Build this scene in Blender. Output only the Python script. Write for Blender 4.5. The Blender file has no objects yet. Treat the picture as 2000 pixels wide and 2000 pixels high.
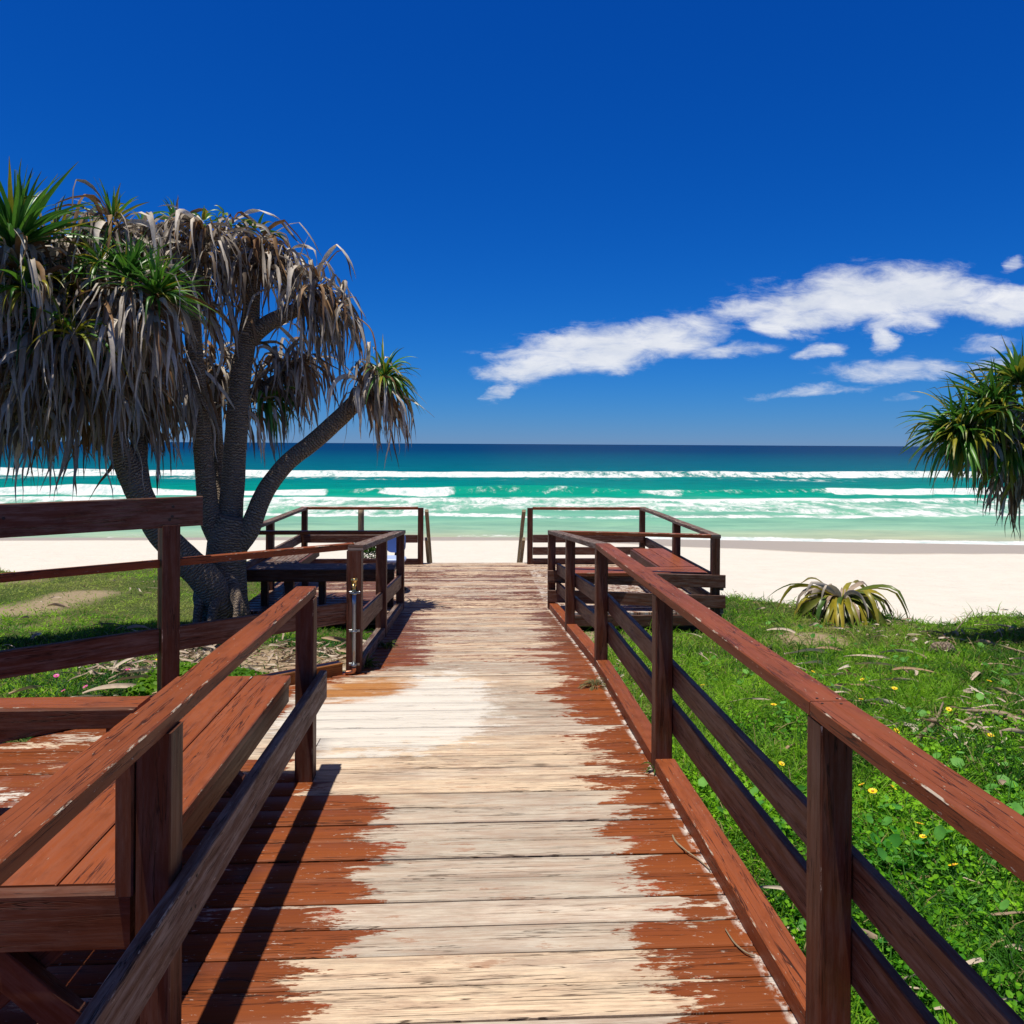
import bpy, math, random
import numpy as np
from mathutils import Vector, noise as mnoise
R = math.radians
sc = bpy.context.scene
C = sc.collection
random.seed(7)
rng = np.random.default_rng(11)

# ------------------------------------------------------------------ camera
F = 1500.0; YAW = R(3.02); EYE = 1.6
cam = bpy.data.cameras.new('camera'); co = bpy.data.objects.new('camera', cam); C.objects.link(co)
cam.sensor_width = 36; cam.lens = 27.0; cam.shift_y = -0.0665
cam.clip_start = 0.05; cam.clip_end = 60000
co.location = (0, 0, EYE)
from mathutils import Matrix
co.rotation_euler = (Matrix.Rotation(-YAW, 3, 'Z') @ Matrix.Rotation(R(90), 3, 'X') @ Matrix.Rotation(R(0.33), 3, 'Z')).to_euler()
sc.camera = co
sc.render.resolution_x = 1024; sc.render.resolution_y = 1024

def at(px, py, yc):
    """world point at camera depth yc for a position measured on the 2000 px photograph"""
    a = (px-1000)/F; b = -(py-(867+0.0058*(px-1000)))/F
    xc = a*yc
    return Vector((xc*math.cos(YAW)+yc*math.sin(YAW), -xc*math.sin(YAW)+yc*math.cos(YAW), EYE+b*yc))

# ------------------------------------------------------------------ sun, sky
SDX, SDY = 0.125, 0.10            # shadow offset per metre of height
sun = bpy.data.lights.new('sun', 'SUN'); so = bpy.data.objects.new('sun', sun); C.objects.link(so)
sun.energy = 5.0; sun.angle = R(0.53); sun.color = (1.0, 0.93, 0.82)
sd = Vector((-SDX, -SDY, 1)).normalized()
so.rotation_euler = sd.to_track_quat('Z', 'Y').to_euler()
elev = math.asin(sd.z); azim = math.atan2(sd.x, sd.y)

world = bpy.data.worlds.new('World'); sc.world = world; world.use_nodes = True
wt = world.node_tree; N = wt.nodes; Lk = wt.links
for n in list(N): N.remove(n)
def nd(tree, typ, **kw):
    n = tree.nodes.new(typ)
    for k, v in kw.items(): setattr(n, k, v)
    return n
def mth(tree, op, a, b=None, clamp=False):
    n = tree.nodes.new('ShaderNodeMath'); n.operation = op; n.use_clamp = clamp
    for i, v in enumerate((a, b)):
        if v is None: continue
        if isinstance(v, (int, float)): n.inputs[i].default_value = v
        else: tree.links.new(v, n.inputs[i])
    return n.outputs[0]
sky = nd(wt, 'ShaderNodeTexSky', sky_type='NISHITA'); sky.sun_disc = False
sky.sun_elevation = elev; sky.sun_rotation = azim
sky.air_density = 1.0; sky.dust_density = 0.0; sky.ozone_density = 1.5; sky.altitude = 0
# deep polarised blue: per-channel curve on the sky model
ssep = nd(wt, 'ShaderNodeSeparateColor'); Lk.new(sky.outputs[0], ssep.inputs[0])
scmb = nd(wt, 'ShaderNodeCombineColor')
for k_, (a_, g_) in enumerate(((.205, 2.4), (.385, 1.14), (.90, .90))):
    Lk.new(mth(wt, 'MULTIPLY', mth(wt, 'POWER', mth(wt, 'MULTIPLY', ssep.outputs[k_], .1), g_), a_*10), scmb.inputs[k_])
szen = nd(wt, 'ShaderNodeMixRGB')      # neutral, weaker sky above the view, added to take blue out of shadows
class tint: outputs = szen.outputs
tc = nd(wt, 'ShaderNodeTexCoord')
sep = nd(wt, 'ShaderNodeSeparateXYZ'); Lk.new(tc.outputs['Generated'], sep.inputs[0])
zen = nd(wt, 'ShaderNodeMapRange', interpolation_type='SMOOTHSTEP'); zen.inputs['From Min'].default_value = .50; zen.inputs['From Max'].default_value = .72
Lk.new(sep.outputs[2], zen.inputs['Value']); Lk.new(zen.outputs[0], szen.inputs[0]); Lk.new(scmb.outputs[0], szen.inputs[1]); szen.inputs[2].default_value = (.95, .90, 1.10, 1)
ysafe = mth(wt, 'MAXIMUM', sep.outputs[1], 0.05)
u = mth(wt, 'DIVIDE', sep.outputs[0], ysafe); v = mth(wt, 'DIVIDE', sep.outputs[2], ysafe)
cmb = nd(wt, 'ShaderNodeCombineXYZ'); Lk.new(u, cmb.inputs[0]); Lk.new(v, cmb.inputs[1])
def wnoise(scx, scy, scale, detail, rough=0.6, dist=0.0):
    mp = nd(wt, 'ShaderNodeMapping'); mp.inputs['Scale'].default_value = (scx, scy, 1); mp.inputs['Rotation'].default_value = (0, 0, R(-9))
    Lk.new(cmb.outputs[0], mp.inputs[0])
    n = nd(wt, 'ShaderNodeTexNoise'); n.inputs['Scale'].default_value = scale; n.inputs['Detail'].default_value = detail
    n.inputs['Roughness'].default_value = rough; n.inputs['Distortion'].default_value = dist
    Lk.new(mp.outputs[0], n.inputs['Vector']); return n
wn = wnoise(1, 1.6, 9, 8, .6)
wa = nd(wt, 'ShaderNodeVectorMath', operation='SUBTRACT'); Lk.new(wn.outputs['Color'], wa.inputs[0]); wa.inputs[1].default_value = (.5, .5, .5)
wb = nd(wt, 'ShaderNodeVectorMath', operation='MULTIPLY'); Lk.new(wa.outputs[0], wb.inputs[0]); wb.inputs[1].default_value = (.13, .05, 0)
wc = nd(wt, 'ShaderNodeVectorMath', operation='ADD'); Lk.new(cmb.outputs[0], wc.inputs[0]); Lk.new(wb.outputs[0], wc.inputs[1])
clouds = [  # centre px, py, half width, half height, tilt deg, strength
 (1190, 676, 250, 50, 7, 1.0), (1110, 668, 120, 34, 8, .95), (1040, 716, 115, 38, 8, .9), (1000, 688, 80, 12, 4, .62), (960, 732, 42, 14, 14, .62), (975, 770, 45, 14, 20, .62), (1400, 690, 150, 18, 4, .62), (1300, 650, 170, 26, 3, .75),
 (1330, 640, 150, 22, 6, .6), (1480, 605, 130, 24, 10, .72),
 (1680, 578, 250, 55, 4, 1.0), (1800, 565, 190, 55, -2, 1.0), (1960, 592, 210, 42, -6, 1.0), (1590, 610, 170, 36, 4, .9),
 (1515, 645, 75, 24, -4, .8), (1725, 660, 38, 34, 60, .8), (1760, 625, 110, 30, 10, .75), (1590, 689, 60, 20, 5, .72),
 (1760, 725, 190, 30, 4, .60), (1950, 712, 110, 24, 4, .52), (1600, 765, 150, 15, 5, .50), (1930, 667, 75, 22, 3, .55), (1995, 515, 34, 16, 10, .55), (1765, 777, 45, 9, 3, .38),
]
acc = None
for (px, py, hw, hh, tl, st) in clouds:
    p = at(px, py, 100.0); cu, cv = p.x/p.y, (p.z-EYE)/p.y
    mp = nd(wt, 'ShaderNodeMapping', vector_type='TEXTURE')
    mp.inputs['Location'].default_value = (cu, cv, 0); mp.inputs['Rotation'].default_value = (0, 0, R(tl))
    mp.inputs['Scale'].default_value = (hw/F*1.2, hh/F*1.28, 1)
    Lk.new(wc.outputs[0], mp.inputs[0])
    ln = nd(wt, 'ShaderNodeVectorMath', operation='LENGTH'); Lk.new(mp.outputs[0], ln.inputs[0])
    mr = nd(wt, 'ShaderNodeMapRange', interpolation_type='SMOOTHSTEP')
    mr.inputs['From Min'].default_value = 1.2; mr.inputs['From Max'].default_value = 0.25
    mr.inputs['To Min'].default_value = 0; mr.inputs['To Max'].default_value = st
    Lk.new(ln.outputs['Value'], mr.inputs['Value'])
    acc = mr.outputs[0] if acc is None else mth(wt, 'MAXIMUM', acc, mr.outputs[0])
fb = wnoise(1, 3.2, 15, 12, .68, .45); fb2 = wnoise(1, 1.8, 5.5, 5, .55)
dens = mth(wt, 'ADD', acc, mth(wt, 'MULTIPLY', mth(wt, 'SUBTRACT', fb.outputs['Fac'], .5), 1.35))
dens = mth(wt, 'ADD', dens, mth(wt, 'MULTIPLY', mth(wt, 'SUBTRACT', fb2.outputs['Fac'], .5), .45))
dm = nd(wt, 'ShaderNodeMapRange', interpolation_type='SMOOTHSTEP'); dm.inputs['From Min'].default_value = .22; dm.inputs['From Max'].default_value = 1.08
Lk.new(dens, dm.inputs['Value'])
gate = mth(wt, 'MULTIPLY', dm.outputs[0], mth(wt, 'MULTIPLY', acc, 6, True))
front = mth(wt, 'GREATER_THAN', sep.outputs[1], .06)
gate = mth(wt, 'MULTIPLY', mth(wt, 'MULTIPLY', gate, front), .93)
shade = nd(wt, 'ShaderNodeMapRange'); shade.inputs['From Min'].default_value = .35; shade.inputs['From Max'].default_value = .75
sn = wnoise(1, 2.0, 11, 6, .6); Lk.new(sn.outputs['Fac'], shade.inputs['Value'])
ccol = nd(wt, 'ShaderNodeMixRGB'); Lk.new(shade.outputs[0], ccol.inputs[0])
CLS = 1/0.10
ccol.inputs[1].default_value = (.72*CLS, .76*CLS, .84*CLS, 1); ccol.inputs[2].default_value = (.96*CLS, .96*CLS, .97*CLS, 1)
mixw = nd(wt, 'ShaderNodeMixRGB'); Lk.new(gate, mixw.inputs[0]); Lk.new(tint.outputs[0], mixw.inputs[1]); Lk.new(ccol.outputs[0], mixw.inputs[2])
bg = nd(wt, 'ShaderNodeBackground'); bg.inputs[1].default_value = 0.10
Lk.new(mixw.outputs[0], bg.inputs[0])
wo = nd(wt, 'ShaderNodeOutputWorld'); Lk.new(bg.outputs[0], wo.inputs[0])
vs = sc.view_settings; vs.view_transform = 'Standard'; vs.look = 'None'; vs.exposure = 0; vs.gamma = 1

# ------------------------------------------------------------------ helpers
def tag(o, label=None, cat=None, group=None, kind=None):
    if label: o['label'] = label
    if cat: o['category'] = cat
    if group: o['group'] = group
    if kind: o['kind'] = kind
    return o
def thing(name, label, cat, loc=(0, 0, 0), group=None):
    o = bpy.data.objects.new(name, None); C.objects.link(o); o.location = loc; o.empty_display_size = .1
    return tag(o, label, cat, group)
def link(o, parent=None):
    C.objects.link(o)
    if parent is not None:
        o.parent = parent
        o.matrix_parent_inverse = Matrix.Translation(-parent_world(parent))
    return o
def parent_world(p):
    l = Vector(p.location)
    if p.parent is not None: l = l + parent_world(p.parent) - parent_world(p.parent)
    return l if p.type == 'EMPTY' else Vector((0, 0, 0))

class MB:
    def __init__(s): s.v = []; s.f = []; s.uv = []; s.c = []; s.sm = []
    def quad(s, idx, uvs, col, smooth=False):
        s.f.append(idx); s.uv += uvs; s.c += [col]*len(idx) if not isinstance(col, list) else col; s.sm.append(smooth)
    def beam(s, p0, p1, w, h, up=(0, 0, 1), ch=.004, dat=None, warp=0.0):
        """bevelled timber from p0 to p1; w across, h along 'up'"""
        p0 = Vector(p0); p1 = Vector(p1); d = p1-p0; L = d.length; d.normalize()
        up = Vector(up); sdv = d.cross(up).normalized(); upv = sdv.cross(d).normalized()
        a, b = w/2, h/2
        prof = [(-a+ch, -b), (a-ch, -b), (a, -b+ch), (a, b-ch), (a-ch, b), (-a+ch, b), (-a, b-ch), (-a, -b+ch)]
        r = random.random(); off = random.random()*40
        n = max(1, int(L/.35)); rings = []
        sag = random.uniform(-1, 1)*warp
        for k in range(n+1):
            t = k/n; e = math.sin(math.pi*t)*sag
            jx = 0 if k in (0, n) else random.uniform(-.0012, .0012)
            ring = []
            for (x, y) in prof:
                s.v.append(tuple(p0+d*(L*t)+sdv*(x+jx)+upv*(y+e))); ring.append(len(s.v)-1)
            rings.append(ring)
        vv = [0]
        for i in range(8):
            q = prof[(i+1) % 8]; pq = prof[i]; vv.append(vv[-1]+math.hypot(q[0]-pq[0], q[1]-pq[1]))
        for k in range(n):
            for i in range(8):
                j = (i+1) % 8
                e = 1.0 if i % 2 == 1 else 0.0
                u0, u1 = off+L*k/n, off+L*(k+1)/n
                s.quad([rings[k][i], rings[k][j], rings[k+1][j], rings[k+1][i]][::-1],
                       [(u0, off+vv[i]), (u0, off+vv[i+1]), (u1, off+vv[i+1]), (u1, off+vv[i])][::-1], (e, r, 0, 1))
        for ring, fl in ((rings[0], False), (rings[-1], True)):
            idx = ring if not fl else ring[::-1]
            pu = prof if not fl else prof[::-1]
            s.quad(list(idx), [(off+x*.3, off+y) for x, y in pu], (0.35, r, 1, 1))
    def box(s, x0, x1, y0, y1, z0, z1, ch=.004):
        dx, dy, dz = x1-x0, y1-y0, z1-z0
        if dx >= dy and dx >= dz: s.beam((x0, (y0+y1)/2, (z0+z1)/2), (x1, (y0+y1)/2, (z0+z1)/2), dy, dz, ch=ch)
        elif dy >= dz: s.beam(((x0+x1)/2, y0, (z0+z1)/2), ((x0+x1)/2, y1, (z0+z1)/2), dx, dz, ch=ch)
        else: s.beam(((x0+x1)/2, (y0+y1)/2, z0), ((x0+x1)/2, (y0+y1)/2, z1), dx, dy, up=(0, 1, 0), ch=ch)
    def tube(s, pts, rad, ns=16, sub=6, cap=True, rough=0.0, seed=0):
        P = [Vector(p) for p in pts]; out = []; rr = []
        m = len(P)
        for i in range(m-1):
            a = P[max(i-1, 0)]; b = P[i]; c = P[i+1]; e = P[min(i+2, m-1)]
            for k in range(sub):
                t = k/sub
                out.append(.5*((2*b)+(c-a)*t+(2*a-5*b+4*c-e)*t*t+(3*b-a-3*c+e)*t**3)); rr.append(rad[i]*(1-t)+rad[i+1]*t)
        out.append(P[-1]); rr.append(rad[-1])
        ref = Vector((1, .13, 0)); rings = []; L = 0; off = random.random()*9
        Ls = []
        for i, p in enumerate(out):
            d = (out[min(i+1, len(out)-1)]-out[max(i-1, 0)]).normalized()
            x = (ref-d*ref.dot(d)).normalized(); ref = x; y = d.cross(x)
            if i: L += (p-out[i-1]).length
            Ls.append(L); ring = []
            for k in range(ns):
                an = 2*math.pi*k/ns
                q = p+(x*math.cos(an)+y*math.sin(an))*rr[i]
                if rough:
                    f = mnoise.noise(Vector((q.x*3+seed, q.y*3, q.z*3)))*1.0+mnoise.noise(Vector((q.x*9, q.y*9+seed, q.z*11)))*.5
                    q = p+(q-p)*(1+rough*f)
                s.v.append(tuple(q)); ring.append(len(s.v)-1)
            rings.append(ring)
        rnd = random.random()
        for i in range(len(rings)-1):
            for k in range(ns):
                j = (k+1) % ns
                s.quad([rings[i][k], rings[i][j], rings[i+1][j], rings[i+1][k]],
                       [(Ls[i]+off, k/ns), (Ls[i]+off, (k+1)/ns), (Ls[i+1]+off, (k+1)/ns), (Ls[i+1]+off, k/ns)], (0, rnd, 0, 1), True)
        if cap:
            s.quad(rings[0][::-1], [(off, 0)]*ns, (0, rnd, 1, 1)); s.quad(rings[-1], [(off, 0)]*ns, (0, rnd, 1, 1))
    def build(s, name, m, parent=None):
        me = bpy.data.meshes.new(name); me.from_pydata(s.v, [], s.f)
        uv = me.uv_layers.new(name='UVMap'); uv.data.foreach_set('uv', [c for q in s.uv for c in q])
        ca = me.color_attributes.new('dat', 'FLOAT_COLOR', 'CORNER'); ca.data.foreach_set('color', [c for q in s.c for c in q])
        me.polygons.foreach_set('use_smooth', s.sm)
        me.materials.append(m); me.update()
        return link(bpy.data.objects.new(name, me), parent)

def np_mesh(name, V, Fq, m, col=None, parent=None, smooth=False):
    me = bpy.data.meshes.new(name); V = np.asarray(V, dtype=np.float32); Fq = np.asarray(Fq, dtype=np.int32)
    k = Fq.shape[1]
    me.vertices.add(len(V)); me.vertices.foreach_set('co', V.ravel())
    me.loops.add(Fq.size); me.loops.foreach_set('vertex_index', Fq.ravel())
    me.polygons.add(len(Fq)); me.polygons.foreach_set('loop_start', np.arange(len(Fq), dtype=np.int32)*k)
    if smooth: me.polygons.foreach_set('use_smooth', np.ones(len(Fq), dtype=bool))
    me.update(calc_edges=True)
    if col is not None:
        ca = me.color_attributes.new('col', 'FLOAT_COLOR', 'POINT')
        cc = np.ones((len(V), 4), dtype=np.float32); cc[:, :3] = col; ca.data.foreach_set('color', cc.ravel())
    me.materials.append(m)
    return link(bpy.data.objects.new(name, me), parent)

# ------------------------------------------------------------------ materials
def mat(name):
    m = bpy.data.materials.new(name); m.use_nodes = True; t = m.node_tree
    return m, t, t.nodes['Principled BSDF']
def tnoise(t, vec, scale, detail=3, rough=.5, dist=0, dim='3D'):
    n = t.nodes.new('ShaderNodeTexNoise'); n.inputs['Scale'].default_value = scale; n.inputs['Detail'].default_value = detail
    n.inputs['Roughness'].default_value = rough; n.inputs['Distortion'].default_value = dist
    t.links.new(vec, n.inputs['Vector']); return n.outputs['Fac']
def tmap(t, vec, sx, sy, sz=1):
    n = t.nodes.new('ShaderNodeMapping'); n.inputs['Scale'].default_value = (sx, sy, sz); t.links.new(vec, n.inputs[0]); return n.outputs[0]
def tramp(t, fac, a, b, lo=0., hi=1., smooth=False):
    n = t.nodes.new('ShaderNodeMapRange'); n.inputs['From Min'].default_value = a; n.inputs['From Max'].default_value = b
    n.inputs['To Min'].default_value = lo; n.inputs['To Max'].default_value = hi
    if smooth: n.interpolation_type = 'SMOOTHSTEP'
    t.links.new(fac, n.inputs['Value']); return n.outputs[0]
def tmix(t, fac, a, b, blend='MIX'):
    n = t.nodes.new('ShaderNodeMixRGB'); n.blend_type = blend
    for i, x in ((0, fac), (1, a), (2, b)):
        if isinstance(x, (int, float)): n.inputs[i].default_value = x
        elif isinstance(x, tuple): n.inputs[i].default_value = (*x, 1)
        else: t.links.new(x, n.inputs[i])
    return n.outputs[0]
def tbump(t, h, strength, dist, bsdf, prev=None):
    n = t.nodes.new('ShaderNodeBump'); n.inputs['Strength'].default_value = strength; n.inputs['Distance'].default_value = dist
    t.links.new(h, n.inputs['Height'])
    if prev is not None: t.links.new(prev, n.inputs['Normal'])
    if bsdf: t.links.new(n.outputs[0], bsdf.inputs['Normal'])
    return n.outputs[0]

def timber(name, c1, c2, wood=(.50, .42, .33), chip=.60, fade=.0, rough=.42):
    m, t, b = mat(name)
    uv = t.nodes.new('ShaderNodeUVMap'); uv.uv_map = 'UVMap'
    at_ = t.nodes.new('ShaderNodeAttribute'); at_.attribute_name = 'dat'
    sp = t.nodes.new('ShaderNodeSeparateXYZ'); t.links.new(at_.outputs['Vector'], sp.inputs[0])
    g = tnoise(t, tmap(t, uv.outputs[0], 1.6, 34), 1.5, 6, .6)
    big = tnoise(t, tmap(t, uv.outputs[0], 1.5, 5), 1.2, 3, .5)
    base = tmix(t, tramp(t, g, .3, .7), c1, c2)
    base = tmix(t, mth(t, 'MULTIPLY', sp.outputs[1], .5), base, tuple(x*.72 for x in c2))
    base = tmix(t, tramp(t, big, .35, .7, 0, .35), base, tuple(x*1.25 for x in c1))
    # weathered grey bloom on the paint
    if fade: base = tmix(t, tramp(t, tnoise(t, tmap(t, uv.outputs[0], 3, 30), 1.3, 5, .7), .38, .68, 0, fade, True), base, (.30, .26, .23))
    # drying cracks
    cr = tnoise(t, tmap(t, uv.outputs[0], 1.0, 22), 1.6, 4, .55, .6)
    crk = tramp(t, mth(t, 'ABSOLUTE', mth(t, 'SUBTRACT', cr, .5)), .005, .016, 1, 0)
    reg = tramp(t, tnoise(t, tmap(t, uv.outputs[0], 1.4, 6), 1.1, 2), .44, .54)
    crk = mth(t, 'MULTIPLY', crk, reg)
    base = tmix(t, mth(t, 'MULTIPLY', crk, .85), base, (.02, .010, .007))
    # chips along the arrises, flecks on the faces
    cn = mth(t, 'ADD', tnoise(t, tmap(t, uv.outputs[0], 5, 25), 1.4, 8, .72), mth(t, 'MULTIPLY', mth(t, 'SUBTRACT', tnoise(t, tmap(t, uv.outputs[0], 1.1, 3), 1.0, 3), .5), .5))
    e = mth(t, 'MULTIPLY', tramp(t, cn, chip-.04, chip+.0), tramp(t, sp.outputs[0], .6, .9))
    fl = tramp(t, tnoise(t, tmap(t, uv.outputs[0], 16, 60), 1.6, 5, .7), chip+.05, chip+.075)
    base = tmix(t, tramp(t, tnoise(t, tmap(t, uv.outputs[0], 7, 14), 1.2, 5, .65), .50, .68, 0, .45), base, tuple(x*.55 for x in c2))
    base = tmix(t, mth(t, 'MAXIMUM', e, fl), base, wood)
    t.links.new(base, b.inputs['Base Color'])
    t.links.new(tramp(t, g, .2, .8, rough-.06, rough+.22), b.inputs['Roughness'])
    b.inputs['Specular IOR Level'].default_value = .14
    h = mth(t, 'ADD', mth(t, 'MULTIPLY', g, .5), mth(t, 'MULTIPLY', crk, -1.2)); h = mth(t, 'SUBTRACT', h, mth(t, 'MULTIPLY', mth(t, 'MAXIMUM', e, fl), .35))
    tbump(t, h, .55, .004, b)
    return m
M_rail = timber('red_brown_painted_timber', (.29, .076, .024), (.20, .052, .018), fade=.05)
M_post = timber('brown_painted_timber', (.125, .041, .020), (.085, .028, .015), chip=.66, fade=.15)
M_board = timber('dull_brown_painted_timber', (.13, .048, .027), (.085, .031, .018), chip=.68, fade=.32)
M_old = timber('weathered_painted_timber', (.15, .085, .06), (.10, .05, .035), chip=.60, fade=.75, rough=.6)
M_raw = timber('pale_bare_timber', (.36, .28, .17), (.24, .18, .11), chip=.8, fade=.4, rough=.6)
M_seat = timber('red_brown_seat_timber', (.29, .076, .025), (.23, .060, .022), chip=.63, fade=.08, rough=.36)
M_wet = timber('orange_wet_timber', (.36, .15, .035), (.16, .06, .02), chip=.8, rough=.25)

def deck_material():
    m, t, b = mat('worn_painted_decking')
    g_ = t.nodes.new('ShaderNodeNewGeometry'); pos = g_.outputs['Position']
    at_ = t.nodes.new('ShaderNodeAttribute'); at_.attribute_name = 'dat'
    sp = t.nodes.new('ShaderNodeSeparateXYZ'); t.links.new(at_.outputs['Vector'], sp.inputs[0])
    wear, rnd, white = sp.outputs[0], sp.outputs[1], sp.outputs[2]
    a2 = t.nodes.new('ShaderNodeAttribute'); a2.attribute_name = 'dat2'
    s2 = t.nodes.new('ShaderNodeSeparateXYZ'); t.links.new(a2.outputs['Vector'], s2.inputs[0])
    orange, rnd2, worn_edge = s2.outputs[0], s2.outputs[1], s2.outputs[2]
    ofs = t.nodes.new('ShaderNodeCombineXYZ'); t.links.new(mth(t, 'MULTIPLY', rnd, 37), ofs.inputs[0]); t.links.new(mth(t, 'MULTIPLY', rnd2, 11), ofs.inputs[2])
    av = t.nodes.new('ShaderNodeVectorMath'); av.operation = 'ADD'; t.links.new(pos, av.inputs[0]); t.links.new(ofs.outputs[0], av.inputs[1]); P = av.outputs[0]
    n1 = tnoise(t, tmap(t, P, 3.2, 15), 1.3, 8, .70)
    n2 = tnoise(t, tmap(t, P, 5, 60), 1.5, 6, .7)
    w = mth(t, 'ADD', wear, mth(t, 'MULTIPLY', mth(t, 'SUBTRACT', n1, .5), 1.3))
    w = mth(t, 'ADD', w, mth(t, 'MULTIPLY', mth(t, 'SUBTRACT', n2, .5), .62))
    w = mth(t, 'ADD', w, mth(t, 'MULTIPLY', mth(t, 'SUBTRACT', rnd2, .5), .55))
    w = mth(t, 'ADD', w, mth(t, 'MULTIPLY', mth(t, 'SUBTRACT', tnoise(t, tmap(t, P, 1.5, 6.5), 1.0, 3, .5), .5), 1.7))
    mask = tramp(t, mth(t, 'ADD', w, mth(t, 'MULTIPLY', mth(t, 'SUBTRACT', tnoise(t, tmap(t, P, 18, 60), 1.0, 5, .7), .5), mth(t, 'ADD', mth(t, 'MULTIPLY', worn_edge, 1.6), .75))), .46, .55)
    # bare timber
    gr = tnoise(t, tmap(t, P, 1.1, 48), 1.4, 6, .6, .4); gr2 = tnoise(t, tmap(t, P, 4, 170), 1.3, 6, .75)
    tan = tmix(t, rnd, (.76, .60, .43), (.68, .56, .43)); grey = tmix(t, rnd2, (.50, .45, .38), (.64, .56, .47))
    patch = tnoise(t, tmap(t, P, 1.2, 6), 1.1, 3, .5)
    wood = tmix(t, tramp(t, mth(t, 'ADD', patch, mth(t, 'MULTIPLY', mth(t, 'SUBTRACT', rnd, .5), .6)), .38, .60), tan, grey)
    wood = tmix(t, tramp(t, gr, .46, .74, 0, .5), wood, (.34, .24, .16))
    wood = tmix(t, tramp(t, gr2, .50, .66, 0, .55), wood, (.25, .175, .12))
    wood = tmix(t, tramp(t, tnoise(t, tmap(t, P, 1.7, 9), 1.2, 6, .70), .46, .64, 0, .62), wood, (.34, .285, .235))
    wood = tmix(t, tramp(t, tnoise(t, tmap(t, P, 6, 40), 1.3, 7, .75), .50, .64, 0, .45), wood, (.36, .27, .20))
    wood = tmix(t, tramp(t, tnoise(t, tmap(t, P, 2.6, 12), 1.2, 8, .75), .60, .64, 0, .55), wood, (.30, .12, .06))
    wood = tmix(t, mth(t, 'MULTIPLY', mth(t, 'ADD', worn_edge, .25), tramp(t, tnoise(t, tmap(t, P, 4, 26), 1.2, 6, .7), .44, .62, 0, .9)), wood, (.33, .19, .135))
    # knots
    vo = t.nodes.new('ShaderNodeTexVoronoi'); vo.inputs['Scale'].default_value = 1.0; t.links.new(tmap(t, P, 1.9, 5.2, .01), vo.inputs['Vector'])
    kn = tramp(t, mth(t, 'ADD', vo.outputs['Distance'], mth(t, 'MULTIPLY', mth(t, 'SUBTRACT', n2, .5), .12)), .03, .12, .75, 0, True)
    wood = tmix(t, kn, wood, (.12, .085, .06))
    # fine splits along the grain
    cr = tnoise(t, tmap(t, P, .7, 26), 1.5, 5, .55, .5)
    crk = tramp(t, mth(t, 'ABSOLUTE', mth(t, 'SUBTRACT', cr, .5)), .003, .011, 1, 0)
    crk = mth(t, 'MULTIPLY', crk, tramp(t, tnoise(t, tmap(t, P, 1.1, 7), 1.3, 2), .40, .50))
    wood = tmix(t, mth(t, 'MULTIPLY', crk, .9), wood, (.08, .05, .035))
    # dry sand worked into the bare boards
    wood = tmix(t, tramp(t, mth(t, 'ADD', white, mth(t, 'MULTIPLY', mth(t, 'SUBTRACT', tnoise(t, tmap(t, pos, 3.5, 9), 1.4, 9, .75), .5), 1.6)), .35, .62, 0, .85, True), wood, (.69, .655, .60))
    # paint
    pa = tmix(t, rnd2, (.27, .073, .020), (.21, .057, .018)); pa = tmix(t, tramp(t, gr, .35, .7, 0, .5), pa, (.15, .042, .018))
    pa = tmix(t, tramp(t, mth(t, 'ADD', worn_edge, mth(t, 'MULTIPLY', mth(t, 'SUBTRACT', n1, .5), .9)), .45, .75, 0, .8), pa, (.13, .060, .038))
    pa = tmix(t, mth(t, 'MULTIPLY', crk, .85), pa, (.025, .012, .008))
    fl = tramp(t, tnoise(t, tmap(t, P, 14, 45), 1.7, 6, .7), .635, .66); pa = tmix(t, mth(t, 'MULTIPLY', fl, .8), pa, (.52, .44, .38))
    pxs = t.nodes.new('ShaderNodeSeparateXYZ'); t.links.new(pos, pxs.inputs[0])
    edge_l = mth(t, 'MULTIPLY', tramp(t, pxs.outputs[0], .893, .915, 0, 1), tramp(t, tnoise(t, tmap(t, pos, 12, 9), 1.5, 5, .7), .46, .56)); pa = tmix(t, edge_l, pa, (.58, .52, .47))
    # fresh red primer showing at the broken edge of the paint
    rim = mth(t, 'MULTIPLY', tramp(t, w, .44, .485), tramp(t, tnoise(t, tmap(t, P, 2.2, 6), 1.2, 2), .58, .64))
    pa = tmix(t, rim, pa, (.30, .060, .022))
    dust = tramp(t, tnoise(t, pos, 5, 6, .7), .52, .72, 0, .5); pa = tmix(t, mth(t, 'MULTIPLY', dust, white), pa, (.6, .54, .5))
    col = tmix(t, mask, pa, wood)
    on = mth(t, 'ADD', orange, mth(t, 'MULTIPLY', mth(t, 'SUBTRACT', tnoise(t, tmap(t, pos, 4.5, 16), 1.5, 8, .72), .5), mth(t, 'MULTIPLY', orange, 2.2))); om = tramp(t, on, .25, .65, 0, .92, True)
    col = tmix(t, om, col, tmix(t, tramp(t, gr, .3, .65), (.50, .22, .05), (.30, .105, .025)))
    t.links.new(col, b.inputs['Base Color'])
    t.links.new(tramp(t, mask, 0, 1, .42, .82), b.inputs['Roughness'])
    b.inputs['Specular IOR Level'].default_value = .12
    h = mth(t, 'SUBTRACT', mth(t, 'MULTIPLY', gr, .45), mth(t, 'MULTIPLY', crk, 1.0)); h = mth(t, 'SUBTRACT', h, mth(t, 'MULTIPLY', mask, .30)); h = mth(t, 'ADD', h, mth(t, 'MULTIPLY', gr2, .2))
    tbump(t, h, .6, .004, b)
    return m
M_deck = deck_material()

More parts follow.
